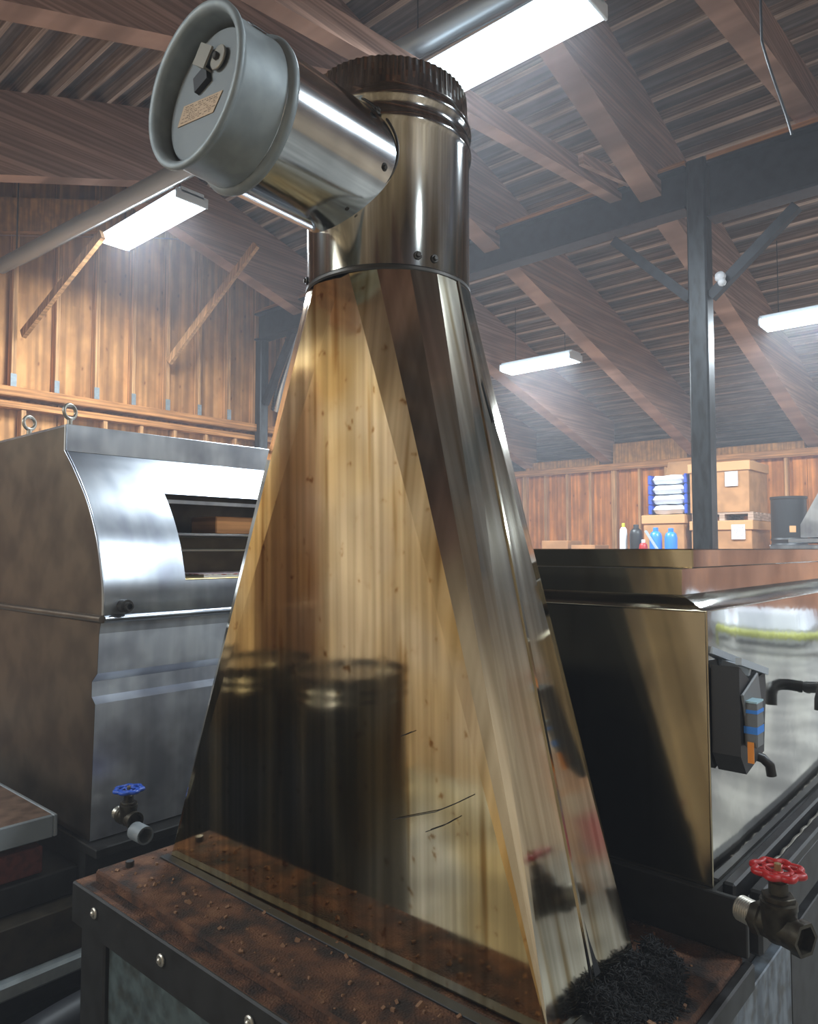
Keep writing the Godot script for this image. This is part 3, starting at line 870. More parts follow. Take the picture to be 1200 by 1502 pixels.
	for a in [30.0, -20.0, -62.0, -130.0, 160.0]:
		var ar := deg_to_rad(a)
		var x := cos(ar) * br
		var zz := AX.z + sqrt(maxf(0.0, r * r - x * x)) + 0.02
		var up := Vector3(cos(ar), sin(ar), 0)
		screw(c, Vector3(AX.x + x, BY + 0.014 + sin(ar) * br, zz), up)
	for a in [-36.0, 62.0, 74.0, 10.0]:
		if a != 10.0:
			screw(c, ring_pt(a, 2.055 if a < 60 else 2.058, r), ring_pt(a, 0.0, 1.0) - AX)
	# barometric draft regulator on the branch
	var d := thing("draft_regulator", "round grey draft regulator on the end of the shiny flue branch", "draft regulator", Vector3(AX.x, BY, AX.z + 0.345))
	var R := 0.117
	var ring := G()
	ring.lathe([Vector2(R, 0.325), Vector2(R + 0.007, 0.328), Vector2(R + 0.009, 0.334), Vector2(R + 0.007, 0.340), Vector2(R, 0.343), Vector2(R - 0.001, 0.418), Vector2(R + 0.003, 0.424), Vector2(R + 0.007, 0.427), Vector2(R + 0.008, 0.432), Vector2(R + 0.005, 0.436), Vector2(R - 0.001, 0.436), Vector2(R - 0.006, 0.431), Vector2(R - 0.007, 0.423), Vector2(R - 0.007, 0.36)], bt, 96, true)
	obj("ring", ring, M.galv, d)
	# swinging damper plate, tilted on its pivot
	var pt := Transform3D(Basis(Vector3.RIGHT, PI / 2 - 0.10), Vector3(AX.x, BY + 0.016, AX.z + 0.404))
	var plate := obj("damper_plate", G().lathe([Vector2(0, -0.002), Vector2(R - 0.015, -0.002), Vector2(R - 0.013, 0.0), Vector2(R - 0.015, 0.002), Vector2(0, 0.002)], pt, 72), M.galv_dark, d)
	obj("inner_ledge", G().lathe([Vector2(R - 0.012, 0.362), Vector2(R - 0.026, 0.362), Vector2(R - 0.026, 0.365), Vector2(R - 0.012, 0.365)], bt, 72), M.galv_dark, d)
	# weight bracket: bent clip, washer, bolt
	var loc := func(x: float, y: float, h: float) -> Vector3: return pt * Vector3(x, h, -y)
	g = G()
	g.box(loc.call(-0.006, 0.062, 0.014), Vector3(0.040, 0.034, 0.003), 0.0, pt.basis * Basis(Vector3.RIGHT, -PI / 2) * Basis(Vector3.BACK, -0.6))
	g.box(loc.call(-0.012, 0.048, 0.007), Vector3(0.036, 0.003, 0.016), 0.0, pt.basis * Basis(Vector3.RIGHT, -PI / 2) * Basis(Vector3.BACK, -0.6))
	obj("weight_clip", g, M.bolt, d)
	g = G()
	g.cyl(0.019, 0.004, Transform3D(pt.basis, loc.call(0.029, 0.046, 0.006)), 28, 0.001)
	obj("washer", g, M.bolt, d)
	g = G()
	g.cyl(0.006, 0.008, Transform3D(pt.basis, loc.call(0.029, 0.046, 0.008)), 6, 0.001)
	obj("adjusting_nut", g, M.bolt_dark, d)
	obj("pivot_bracket", G().box(loc.call(-0.014, 0.030, 0.006), Vector3(0.034, 0.028, 0.009), 0.0, pt.basis * Basis(Vector3.RIGHT, -PI / 2) * Basis(Vector3.BACK, 0.3)), M.plastic_greyd, d)
	g = G()
	var sa: Vector3 = loc.call(-0.079, -0.022, 0.0035)
	var sb: Vector3 = loc.call(0.022, -0.038, 0.0035)
	var sc: Vector3 = loc.call(0.043, -0.011, 0.0035)
	var sd: Vector3 = loc.call(-0.066, 0.009, 0.0035)
	g.quad(sa, sb, sc, sd, pt.basis.y)
	for e in [[sa, sb], [sb, sc], [sc, sd], [sd, sa]]:
		g.quad(e[0], e[1], e[1] - pt.basis.y * 0.001, e[0] - pt.basis.y * 0.001, e[0] - (sa + sc) / 2)
	obj("sticker", g, M.sticker, d)
	# torn remains of a decal on the outside of the ring
	g = G()
	var th := [[48.0, 0.352], [40.0, 0.350], [33.0, 0.356], [30.0, 0.372], [34.0, 0.384], [39.0, 0.378], [43.0, 0.386], [50.0, 0.388]]
	for i in range(1, th.size() - 1):
		var q := []
		for kk in [0, i, i + 1]:
			var an := deg_to_rad(th[kk][0])
			q.append(Vector3(AX.x + sin(an) * (R + 0.0015), BY + 0.017 + cos(an) * (R + 0.0015), AX.z + th[kk][1]))
		g.tri(q[0], q[1], q[2], Vector3(0.6, 0.6, 0))
	obj("torn_decal", g, M.galv_dark, d)

func facets(t: Node, P: Vector3, degs: Array, mats: Array) -> void:
	for i in degs.size() - 1:
		var g := G()
		var n := 4
		var a := ring_pt(degs[i])
		var b := ring_pt(degs[i + 1])
		# nearly flat facet whose upper end follows the round collar
		var out := (a + b) / 2.0 - AX - Vector3(0, a.y, 0)
		var nn := (b - P).cross(a - P).normalized()
		if nn.dot(out) < 0.0: nn = -nn
		for k in n:
			var q0 := ring_pt(lerpf(degs[i], degs[i + 1], float(k) / n))
			var q1 := ring_pt(lerpf(degs[i], degs[i + 1], float(k + 1) / n))
			var m0 := P.lerp(a.lerp(b, float(k) / n), 0.9)
			var m1 := P.lerp(a.lerp(b, float(k + 1) / n), 0.9)
			g.tri3(P, m0, m1, nn, nn, nn)
			g.tri3(m0, q0, q1, nn, nn, nn)
			g.tri3(m0, q1, m1, nn, nn, nn)
		obj("corner_facet", g, mats[i], t)

func screw(parent: Node, p: Vector3, nrm: Vector3) -> void:
	nrm = nrm.normalized()
	var s := nrm.cross(Vector3(0.3, 0.2, 1)).normalized()
	var b := Basis(s, nrm, s.cross(nrm))
	var g := G()
	g.cyl(0.0075, 0.003, Transform3D(b, p), 14, 0.001)
	g.cyl(0.0045, 0.007, Transform3D(b, p), 6, 0.001)
	obj("screw", g, M.bolt_dark, parent)

func sap_pan() -> void:
	var t := thing("sap_pan", "mirror polished stainless sap pan with a folded rim, right of the stack", "pan", Vector3(-0.98, 0.972, -2.3))
	var zb := -3.1
	var L := -1.50
	# [x right, z front, y]
	var ring := [[-0.464, -1.306, 0.972], [-0.466, -1.306, 1.441], [-0.521, -1.340, 1.466], [-0.520, -1.340, 1.513]]
	var names := ["body", "shoulder", "neck"]
	for i in 3:
		var a: Array = ring[i]
		var b: Array = ring[i + 1]
		var la: float = L if a[0] > -0.5 else L + 0.055
		var lb: float = L if b[0] > -0.5 else L + 0.055
		var f := G()
		f.quad(Vector3(la, a[2], a[1]), Vector3(a[0], a[2], a[1]), Vector3(b[0], b[2], b[1]), Vector3(lb, b[2], b[1]), Vector3(0, 0.2, 1))
		f.quad(Vector3(la, a[2], zb), Vector3(la, a[2], a[1]), Vector3(lb, b[2], b[1]), Vector3(lb, b[2], zb), Vector3(-1, 0.2, 0))
		f.quad(Vector3(la, a[2], zb), Vector3(a[0], a[2], zb), Vector3(b[0], b[2], zb), Vector3(lb, b[2], zb), Vector3(0, 0.2, -1))
		obj("front_" + names[i], f, M.pan_front, t)
		var r := G()
		r.quad(Vector3(a[0], a[2], a[1]), Vector3(a[0], a[2], zb), Vector3(b[0], b[2], zb), Vector3(b[0], b[2], b[1]), Vector3(1, 0.2, 0))
		obj("side_" + names[i], r, M.steel_pan, t)
	# folded rim and pan bottom
	var g := G()
	g.bb(Vector3(L + 0.03, 1.515, -1.345), Vector3(-0.496, 1.550, -1.330), 0.002)
	obj("rim", g, M.pan_front, t)
	g = G()
	g.bb(Vector3(-0.512, 1.515, zb), Vector3(-0.496, 1.550, -1.3302), 0.002)
	obj("rim", g, M.steel_pan, t)
	g = G()
	g.bb(Vector3(L + 0.03, 1.515, zb), Vector3(L + 0.046, 1.550, -1.3452), 0.002)
	g.bb(Vector3(L + 0.03, 1.515, zb - 0.015), Vector3(-0.496, 1.550, zb), 0.002)
	obj("rim", g, M.pan_front, t)
	obj("pan_bottom", G().bb(Vector3(L + 0.01, 1.0, zb + 0.01), Vector3(-0.48, 1.01, -1.32)), M.pan_front, t)
	# corner seams
	obj("corner_seam", G().tube([Vector3(-0.464, 0.974, -1.306), Vector3(-0.466, 1.441, -1.306)], 0.0022, 8), M.pan_front, t)
	obj("corner_seam", G().tube([Vector3(-0.466, 1.441, -1.306), Vector3(-0.466, 1.441, zb)], 0.002, 8), M.steel_pan, t)
	obj("corner_seam", G().tube([Vector3(-0.466, 1.441, -1.306), Vector3(L, 1.441, -1.306)], 0.002, 8), M.pan_front, t)
	# reflection of a grey float box, built as solid parts on the pan corner
	var b := thing("float_box_reflection", "reflection of a grey float box with a sloped lip, built solid on the polished pan side", "float box", Vector3(-0.44, 1.16, -1.40))
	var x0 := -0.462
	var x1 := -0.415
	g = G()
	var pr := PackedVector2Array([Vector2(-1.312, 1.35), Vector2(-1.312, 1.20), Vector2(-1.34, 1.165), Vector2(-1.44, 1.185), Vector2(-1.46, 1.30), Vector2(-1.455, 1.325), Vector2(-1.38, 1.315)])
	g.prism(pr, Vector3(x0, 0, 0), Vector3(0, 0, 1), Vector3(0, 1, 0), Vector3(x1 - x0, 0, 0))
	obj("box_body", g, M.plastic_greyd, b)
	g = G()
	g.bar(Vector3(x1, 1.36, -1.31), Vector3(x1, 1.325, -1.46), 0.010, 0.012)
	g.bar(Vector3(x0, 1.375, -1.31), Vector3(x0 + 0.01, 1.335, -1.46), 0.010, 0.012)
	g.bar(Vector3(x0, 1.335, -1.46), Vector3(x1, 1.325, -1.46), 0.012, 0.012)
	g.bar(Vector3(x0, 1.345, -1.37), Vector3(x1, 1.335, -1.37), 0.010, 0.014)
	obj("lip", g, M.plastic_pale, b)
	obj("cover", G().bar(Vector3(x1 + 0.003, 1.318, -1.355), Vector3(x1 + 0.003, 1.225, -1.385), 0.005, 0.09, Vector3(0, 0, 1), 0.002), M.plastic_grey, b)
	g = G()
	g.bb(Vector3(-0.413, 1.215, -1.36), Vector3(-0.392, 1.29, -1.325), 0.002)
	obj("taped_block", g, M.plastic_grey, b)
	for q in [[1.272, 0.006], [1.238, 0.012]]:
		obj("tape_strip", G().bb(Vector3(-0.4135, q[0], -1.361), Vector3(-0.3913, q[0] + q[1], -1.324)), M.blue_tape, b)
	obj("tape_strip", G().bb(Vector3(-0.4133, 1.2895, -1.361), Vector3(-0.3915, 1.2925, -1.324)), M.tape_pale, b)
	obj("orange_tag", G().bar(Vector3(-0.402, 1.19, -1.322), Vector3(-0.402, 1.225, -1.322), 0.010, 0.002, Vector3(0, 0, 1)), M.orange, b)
	# black spigots; the one below the box is a reflection built solid
	spigot(Vector3(-0.462, 1.19, -1.405), "reflection of a black spigot with an orange grip, built solid below the grey box", true)
	spigot(Vector3(-0.462, 1.225, -1.93), "black curved plastic elbow spigot at the right edge of the polished pan", false)

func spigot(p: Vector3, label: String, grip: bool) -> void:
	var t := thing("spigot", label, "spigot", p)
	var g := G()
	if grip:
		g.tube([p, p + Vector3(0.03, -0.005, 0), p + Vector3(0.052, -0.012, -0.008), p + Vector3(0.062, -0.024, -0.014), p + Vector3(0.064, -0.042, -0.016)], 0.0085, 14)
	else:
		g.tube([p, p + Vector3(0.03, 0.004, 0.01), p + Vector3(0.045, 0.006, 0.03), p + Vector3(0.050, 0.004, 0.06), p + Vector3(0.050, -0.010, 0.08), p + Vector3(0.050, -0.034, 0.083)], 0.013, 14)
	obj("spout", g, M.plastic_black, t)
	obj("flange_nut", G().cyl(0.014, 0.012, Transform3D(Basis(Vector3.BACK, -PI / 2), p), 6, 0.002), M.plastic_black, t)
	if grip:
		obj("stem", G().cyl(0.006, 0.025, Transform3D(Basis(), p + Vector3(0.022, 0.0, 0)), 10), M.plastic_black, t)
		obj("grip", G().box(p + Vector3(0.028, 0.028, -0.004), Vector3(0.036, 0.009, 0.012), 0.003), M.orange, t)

func smooth_pts(ctrl: Array, n: int) -> PackedVector2Array:
	var out := PackedVector2Array()
	for i in ctrl.size() - 1:
		var p0: Vector2 = ctrl[maxi(i - 1, 0)]
		var p1: Vector2 = ctrl[i]
		var p2: Vector2 = ctrl[i + 1]
		var p3: Vector2 = ctrl[mini(i + 2, ctrl.size() - 1)]
		for k in n:
			out.append(p1.cubic_interpolate(p2, p0, p3, float(k) / n))
	out.append(ctrl[ctrl.size() - 1])
	return out

func left_machine() -> void:
	var t := thing("steam_hood", "stainless steam hood with a curved front and a wide opening, at the left", "steam hood", Vector3(-2.7, 1.343, -1.8))
	var z0 := -1.0
	var z1 := -2.62
	var oz0 := -1.262
	var oz1 := -2.36
	var oy0 := 1.456
	var oy1 := 1.735
	var curve := smooth_pts([Vector2(-2.305, 1.853), Vector2(-2.236, 1.788), Vector2(-2.15, 1.691), Vector2(-2.085, 1.579), Vector2(-2.048, 1.463), Vector2(-2.04, 1.40), Vector2(-2.04, 1.362)], 8)
	# fascia
	obj("fascia", G().bb(Vector3(-2.325, 1.853, z1), Vector3(-2.309, 1.939, z0), 0.002), M.steel_brushed, t)
	obj("top_sheet", G().bb(Vector3(-3.3, 1.931, z1), Vector3(-2.3091, 1.9392, z0), 0.001), M.steel_brushed, t)
	# curved front with its opening
	var g := G()
	var nr: Array[Vector3] = []
	for i in curve.size():
		var d := curve[mini(i + 1, curve.size() - 1)] - curve[maxi(i - 1, 0)]
		nr.append(Vector3(-d.y, d.x, 0).normalized())
	for i in curve.size() - 1:
		var a := curve[i]
		var b := curve[i + 1]
		var ym := (a.y + b.y) / 2
		var spans := [[z0, z1]]
		if ym < oy1 and ym > oy0:
			spans = [[z0, oz0], [oz1, z1]]
		for s: Array in spans:
			for in_: float in [0.0, 1.0]:
				var o0 := -nr[i] * 0.004 * in_
				var o1 := -nr[i + 1] * 0.004 * in_
				var A: Vector3 = Vector3(a.x, a.y, s[0]) + o0
				var B: Vector3 = Vector3(b.x, b.y, s[0]) + o1
				var C: Vector3 = Vector3(b.x, b.y, s[1]) + o1
				var D: Vector3 = Vector3(a.x, a.y, s[1]) + o0
				var q := 1.0 - 2.0 * in_
				g.tri3(A, B, C, nr[i] * q, nr[i + 1] * q, nr[i + 1] * q)
				g.tri3(A, C, D, nr[i] * q, nr[i + 1] * q, nr[i] * q)
	obj("curved_front", g, M.steel_brushed, t)
	# end sheets, following the profile
	var poly := PackedVector2Array([Vector2(-3.3, 1.343), Vector2(-3.3, 1.931), Vector2(-2.318, 1.931), Vector2(-2.318, 1.853)])
	for p in curve:
		poly.append(p - Vector2(0.006, 0.004))
	poly.append(Vector2(-2.046, 1.343))
	obj("end_sheet", G().prism(poly, Vector3(0, 0, z0 + 0.002), Vector3(1, 0, 0), Vector3(0, 1, 0), Vector3(0, 0, -0.006)), M.steel_dull, t)
	obj("end_sheet", G().prism(poly, Vector3(0, 0, z1), Vector3(1, 0, 0), Vector3(0, 1, 0), Vector3(0, 0, -0.006)), M.steel_dull, t)
	var edge := [Vector3(-2.309, 1.936, z0 + 0.003), Vector3(-2.309, 1.855, z0 + 0.003)]
	for p in curve:
		edge.append(Vector3(p.x, p.y, z0 + 0.003))
	obj("edge_bead", G().tube(edge, 0.0045, 8), M.steel_brushed, t)
	obj("bottom_roll", G().tube([Vector3(-2.04, 1.350, z0), Vector3(-2.04, 1.350, z1)], 0.011, 12), M.steel_brushed, t)
	obj("bottom_roll", G().tube([Vector3(-2.04, 1.350, z0 + 0.004), Vector3(-3.3, 1.350, z0 + 0.004)], 0.011, 12), M.steel_dull, t)
	obj("back_sheet", G().bb(Vector3(-3.3, 1.343, z1), Vector3(-3.29, 1.931, z0)), M.steel_dull, t)
	# drain bung at the lower corner
	g = G()
	g.lathe([Vector2(0.008, 0.045), Vector2(0.012, 0.045), Vector2(0.012, 0.03), Vector2(0.019, 0.03), Vector2(0.019, 0.0)], Transform3D(Basis(Vector3.BACK, -PI / 2), Vector3(-2.042, 1.385, -1.055)), 20)
	g.disc(0.010, Transform3D(Basis(Vector3.BACK, -PI / 2), Vector3(-2.01, 1.385, -1.055)), 16)
	obj("drain_bung", g, M.bolt_dark, t)
	# shelves seen in the opening
	obj("inner_rail", G().bar(Vector3(-2.19, 1.705, oz0 - 0.0), Vector3(-2.19, 1.705, oz1), 0.02, 0.012), M.steel_brushed, t)
	obj("inner_shelf", G().bb(Vector3(-2.62, 1.595, oz1), Vector3(-2.20, 1.603, oz0 + 0.06), 0.001), M.steel_brushed, t)
	obj("inner_panel", G().bb(Vector3(-2.63, 1.36, oz1 - 0.1), Vector3(-2.615, 1.92, oz0 + 0.12)), M.steel_dull, t)
	obj("sill", G().bb(Vector3(-2.60, 1.448, oz1), Vector3(-2.055, 1.456, oz0 + 0.05), 0.001), M.brass, t)
	obj("inner_tube", G().tube([Vector3(-2.30, 1.545, -1.40), Vector3(-2.30, 1.545, -2.3)], 0.006, 8), M.bolt, t)
	# things lying inside
	var m := thing("magazine", "glossy magazine lying inside the opening of the steam hood", "magazine", Vector3(-2.22, 1.456, -1.52))
	obj("cover", G().bb(Vector3(-2.33, 1.462, -1.68), Vector3(-2.12, 1.466, -1.375), 0.0), M.paper, m)
	obj("pages", G().bb(Vector3(-2.328, 1.456, -1.678), Vector3(-2.122, 1.462, -1.377), 0.0), M.white, m)
	m = thing("wood_block", "orange brown wood block on the shelf inside the steam hood", "wood block", Vector3(-2.32, 1.603, -1.6))
	obj("block", G().bb(Vector3(-2.40, 1.603, -1.85), Vector3(-2.24, 1.665, -1.50), 0.004), M.plate, m)
	# lifting eyes
	var e := thing("eye_bolt", "steel lifting eye on the near front corner of the steam hood", "eye bolt", Vector3(-2.335, 1.939, -1.02), "lifting eyes on the steam hood")
	eye(e, Vector3(-2.335, 1.939, -1.02))
	dup(e, Vector3(-2.65, 1.939, -1.02), "steel lifting eye on the steam hood near the left edge")
	# lower pan cabinet
	var c := thing("syrup_pan", "dark sided stainless pan cabinet with stepped front under the steam hood", "pan cabinet", Vector3(-2.7, 0.72, -1.8))
	var prof := [Vector2(-2.052, 1.338), Vector2(-2.060, 1.308), Vector2(-2.066, 1.195), Vector2(-2.098, 1.168), Vector2(-2.098, 1.125), Vector2(-2.076, 1.107), Vector2(-2.092, 0.72)]
	var nm := ["top_edge", "upper_band", "step", "recess", "ledge", "lower_front"]
	for i in prof.size() - 1:
		var f := G()
		var a: Vector2 = prof[i]
		var b: Vector2 = prof[i + 1]
		f.quad(Vector3(a.x, a.y, z0 + 0.003), Vector3(b.x, b.y, z0 + 0.003), Vector3(b.x, b.y, z1), Vector3(a.x, a.y, z1), Vector3(1, 0.1, 0))
		obj(nm[i], f, M.steel_lower, c)
	poly = PackedVector2Array([Vector2(-3.3, 0.72), Vector2(-3.3, 1.338)])
	for p in prof:
		poly.append(p - Vector2(0.002, 0))
	obj("end_sheet", G().prism(poly, Vector3(0, 0, z0 + 0.003), Vector3(1, 0, 0), Vector3(0, 1, 0), Vector3(0, 0, -0.006)), M.steel_dull, c)
	obj("end_sheet", G().prism(poly, Vector3(0, 0, z1), Vector3(1, 0, 0), Vector3(0, 1, 0), Vector3(0, 0, -0.006)), M.steel_dull, c)
	obj("back_sheet", G().bb(Vector3(-3.3, 0.72, z1), Vector3(-3.29, 1.338, z0)), M.steel_dull, c)
	obj("cover_sheet", G().bb(Vector3(-3.3, 1.332, z1), Vector3(-2.07, 1.338, z0)), M.steel_dull, c)

func eye(t: Node3D, p: Vector3) -> void:
	obj("shank", G().cyl(0.008, 0.022, Transform3D(Basis(), p), 12), M.bolt, t)
	var pts := []
	for i in 20:
		var a := TAU * i / 20.0
		pts.append(p + Vector3(cos(a) * 0.008, 0.044 + sin(a) * 0.022, cos(a) * 0.022))
	obj("ring", G().tube(pts, 0.006, 8, true), M.bolt, t)

func left_arch() -> void:
	var t := thing("left_arch", "dark evaporator base under the left stainless pan cabinet", "evaporator base", Vector3(-2.7, 0, -1.2))
	obj("body", G().bb(Vector3(-3.2, 0.36, -2.6), Vector3(-2.10, 0.715, -0.99)), M.iron, t)
	obj("body", G().bb(Vector3(-3.2, 0.05, -2.6), Vector3(-2.20, 0.64, -0.44)), M.iron, t)
	obj("ledge", G().bb(Vector3(-3.2, 0.69, -2.6), Vector3(-2.03, 0.716, -0.985), 0.003), M.iron, t)
	# steel edged plate at the near end
	obj("top_plate", G().bb(Vector3(-3.2, 0.795, -0.915), Vector3(-2.15, 0.806, -0.42), 0.002), M.tray_top, t)
	obj("plate_edge", G().bb(Vector3(-2.150, 0.745, -0.915), Vector3(-2.138, 0.806, -0.42), 0.003), M.galv_dark, t)
	obj("plate_edge", G().bb(Vector3(-3.2, 0.745, -0.927), Vector3(-2.138, 0.806, -0.915), 0.003), M.galv_dark, t)
	# row of fire bricks under the plate
	var z := -0.90
	var k := 0
	while z < -0.6:
		obj("fire_brick", G().bb(Vector3(-2.28, 0.648, z + 0.003), Vector3(-2.158 - 0.003 * (k % 3), 0.722, z + 0.222), 0.004), M.brick, t)
		z += 0.226
		k += 1
	obj("lintel", G().bb(Vector3(-2.28, 0.57, -0.99), Vector3(-2.14, 0.645, -0.43), 0.004), M.iron, t)
	obj("brown_panel", G().bb(Vector3(-2.2, 0.44, -1.6), Vector3(-2.08, 0.565, -0.43), 0.003), M.brown_panel, t)
	var r := G()
	r.bb(Vector3(-2.20, 0.395, -2.2), Vector3(-2.05, 0.44, -0.40), 0.008)
	tag(obj("metal_channel", r, M.galv), "pale metal channel along the foot of the left base", "channel")
	var pts := []
	for i in 30:
		var f := i / 29.0
		pts.append(Vector3(-1.98 + 0.03 * sin(f * 5), 0.32, lerpf(-0.40, -1.05, f)))
	tag(obj("suction_hose", G().tube(pts, 0.045, 14), M.plastic_greyd), "thick grey hose lying below the pale channel at the bottom left", "hose")
	obj("hose_ledge", G().bb(Vector3(-2.2, 0.05, -2.2), Vector3(-1.9, 0.272, -0.40), 0.004), M.iron, t)

func handwheel(t: Node3D, c: Vector3, r: float, m: Material, lobes: int, b := Basis()) -> void:
	var pts := []
	var n := lobes * 8
	for i in n:
		var a := TAU * i / n
		var rr := r * (1.0 + 0.10 * cos(a * lobes))
		pts.append(c + b * Vector3(cos(a) * rr, 0.12 * r * sin(a * lobes * 0.0), sin(a) * rr))
	var w := obj("handwheel", G().tube(pts, r * 0.155, 10, true), m, t)
	var g := G()
	for i in lobes:
		var a := TAU * (i + 0.5) / lobes
		var d := b * Vector3(cos(a), 0, sin(a))
		g.tube([c + d * r * 0.60 - b.y * r * 0.04, c + d * r * 0.92], r * 0.10, 8)
	var ins := []
	for i in 40:
		var a := TAU * i / 40.0
		ins.append(c + b * Vector3(cos(a) * r * 0.60, -0.04 * r, sin(a) * r * 0.60))
	g.tube(ins, r * 0.10, 8, true)
	for i in 4:
		var a := TAU * i / 4.0
		var d := b * Vector3(cos(a), 0, sin(a))
		g.tube([c - b.y * r * 0.2, c + d * r * 0.58], r * 0.085, 8)
	g.cyl(r * 0.26, r * 0.28, Transform3D(b, c - b.y * r * 0.28), 16, r * 0.04)
	obj("spokes", g, m, t)
	obj("wheel_nut", G().cyl(r * 0.15, r * 0.14, Transform3D(b, c), 6, 0.001), M.bronze, t)

func gate_valve(t: Node3D, c: Vector3, s: float, mb: Material, mw: Material, lobes: int, axis: Vector3) -> void:
	# c is the wheel centre, body hangs below; the run of the valve lies along axis
	var low := c - Vector3(0, 2.15 * s, 0)
	var cross := axis.cross(Vector3.UP).normalized()
	var bt := Transform3D(Basis(), low)
	obj("body", G().lathe([Vector2(0, -0.55 * s), Vector2(0.40 * s, -0.5 * s), Vector2(0.62 * s, -0.2 * s), Vector2(0.64 * s, 0.7 * s), Vector2(0.68 * s, 0.75 * s), Vector2(0.68 * s, 1.0 * s), Vector2(0.5 * s, 1.05 * s), Vector2(0, 1.05 * s)], bt, 28, true), mb, t)
	obj("bonnet", G().cyl(0.62 * s, 0.22 * s, Transform3D(Basis(), low + Vector3(0, 1.02 * s, 0)), 6, 0.03 * s), mb, t)
	obj("packing_nut", G().cyl(0.36 * s, 0.5 * s, Transform3D(Basis(), low + Vector3(0, 1.24 * s, 0)), 6, 0.03 * s), mb, t)
	obj("stem", G().cyl(0.13 * s, 0.75 * s, Transform3D(Basis(), low + Vector3(0, 1.65 * s, 0)), 12), M.brass, t)
	var rot := Basis(axis.cross(Vector3.UP).normalized(), axis, Vector3.UP)
	rot = Basis(cross, axis, cross.cross(axis)).orthonormalized()
	# outlet with an open mouth, inlet with a threaded nipple
	obj("outlet", G().lathe([Vector2(0.58 * s, 0.3 * s), Vector2(0.58 * s, 0.72 * s), Vector2(0.66 * s, 0.74 * s), Vector2(0.66 * s, 1.12 * s), Vector2(0.52 * s, 1.12 * s), Vector2(0.50 * s, 0.7 * s), Vector2(0.0, 0.68 * s)], Transform3D(rot, low), 6 if lobes > 7 else 24), mb, t)
	var nip := [Vector2(0.0, -1.9 * s)]
	for i in 10:
		nip.append(Vector2(0.47 * s, (-1.75 + i * 0.1) * s))
		nip.append(Vector2(0.50 * s, (-1.70 + i * 0.1) * s))
	nip.append(Vector2(0.5 * s, 0.0))
	obj("nipple", G().lathe(nip, Transform3D(rot, low), 24), M.bolt, t)
	obj("inlet", G().lathe([Vector2(0.5 * s, -1.0 * s), Vector2(0.66 * s, -1.0 * s), Vector2(0.66 * s, -0.66 * s), Vector2(0.58 * s, -0.6 * s), Vector2(0.58 * s, -0.2 * s)], Transform3D(rot, low), 6 if lobes > 7 else 24), mb, t)
	handwheel(t, c, s * (0.84 if lobes > 7 else 0.98), mw, lobes)

func small_things() -> void:
	# red valve at the right
	var t := thing("gate_valve", "dark bronze gate valve with a red handwheel at the right of the base", "valve", Vector3(-0.33, 0.95, -1.21))
	gate_valve(t, Vector3(-0.335, 1.068, -1.215), 0.039, M.bronze, M.red, 8, Vector3(0.93, 0.0, 0.37).normalized())
	# blue valve at the left
	t = thing("gate_valve", "dirty gate valve with a blue handwheel beside the left pan cabinet", "valve", Vector3(-1.98, 0.78, -1.04))
	gate_valve(t, Vector3(-1.975, 0.878, -1.05), 0.036, M.bronze, M.blue, 7, Vector3(1, 0, 0.0))
	obj("pipe_stub", G().lathe([Vector2(0.022, 0.04), Vector2(0.024, 0.04), Vector2(0.024, 0.095), Vector2(0.019, 0.095), Vector2(0.019, 0.05), Vector2(0, 0.05)], Transform3D(Basis(Vector3.BACK, -PI / 2), Vector3(-1.975, 0.775, -1.05)), 24), M.galv_dark, t)
	# hanging cord under the roof at the right
	var pts := []
	for i in 16:
		var f := i / 15.0
		pts.append(Vector3(-0.92 + 0.11 * f, 3.80 - 0.47 * f, -3.4 + 0.02 * sin(f * 6)))
	pts.push_front(Vector3(-0.95, 5.0, -3.5))
	tag(obj("hanging_cord", G().tube(pts, 0.006, 6), M.plastic_greyd), "thin grey cord hanging from the roof at the upper right", "cord")

func carton(called: String, label: String, lo: Vector3, hi: Vector3, lab: Array) -> void:
	var c := (lo + hi) / 2
	var t := thing(called, label, "carton", Vector3(c.x, lo.y, c.z), "cardboard cartons by the back wall")
	obj("box_body", G().bb(lo, Vector3(hi.x, hi.y - 0.02, hi.z), 0.006), M.card, t)
	obj("lid", G().bb(Vector3(lo.x - 0.018, hi.y - 0.11, lo.z - 0.018), Vector3(hi.x + 0.018, hi.y, hi.z + 0.018), 0.006), M.card_lid, t)
	for q in lab:
		var g := G()
		g.quad(Vector3(q[0], q[1], hi.z + 0.0195), Vector3(q[0] + q[2], q[1], hi.z + 0.0195), Vector3(q[0] + q[2], q[1] + q[3], hi.z + 0.0195), Vector3(q[0], q[1] + q[3], hi.z + 0.0195), Vector3(0, 0, 1))
		g.bb(Vector3(q[0], q[1], hi.z), Vector3(q[0] + q[2], q[1] + q[3], hi.z + 0.019))
		obj("white_label", g, M.label_print, t)

func pallet(label: String, lo: Vector3, hi: Vector3) -> void:
	var t := thing("pallet", label, "pallet", Vector3((lo.x + hi.x) / 2, lo.y, (lo.z + hi.z) / 2), "wooden pallets under the cartons")
	for i in 3:
		var x := lerpf(lo.x, hi.x - 0.06, i / 2.0)
		obj("runner", G().bb(Vector3(x, lo.y, lo.z), Vector3(x + 0.06, hi.y - 0.02, hi.z)), M.purlin, t)
	for i in 5:
		var z := lerpf(lo.z, hi.z - 0.08, i / 4.0)
		obj("deck_board", G().bb(Vector3(lo.x, hi.y - 0.02, z), Vector3(hi.x, hi.y, z + 0.08)), M.purlin, t)

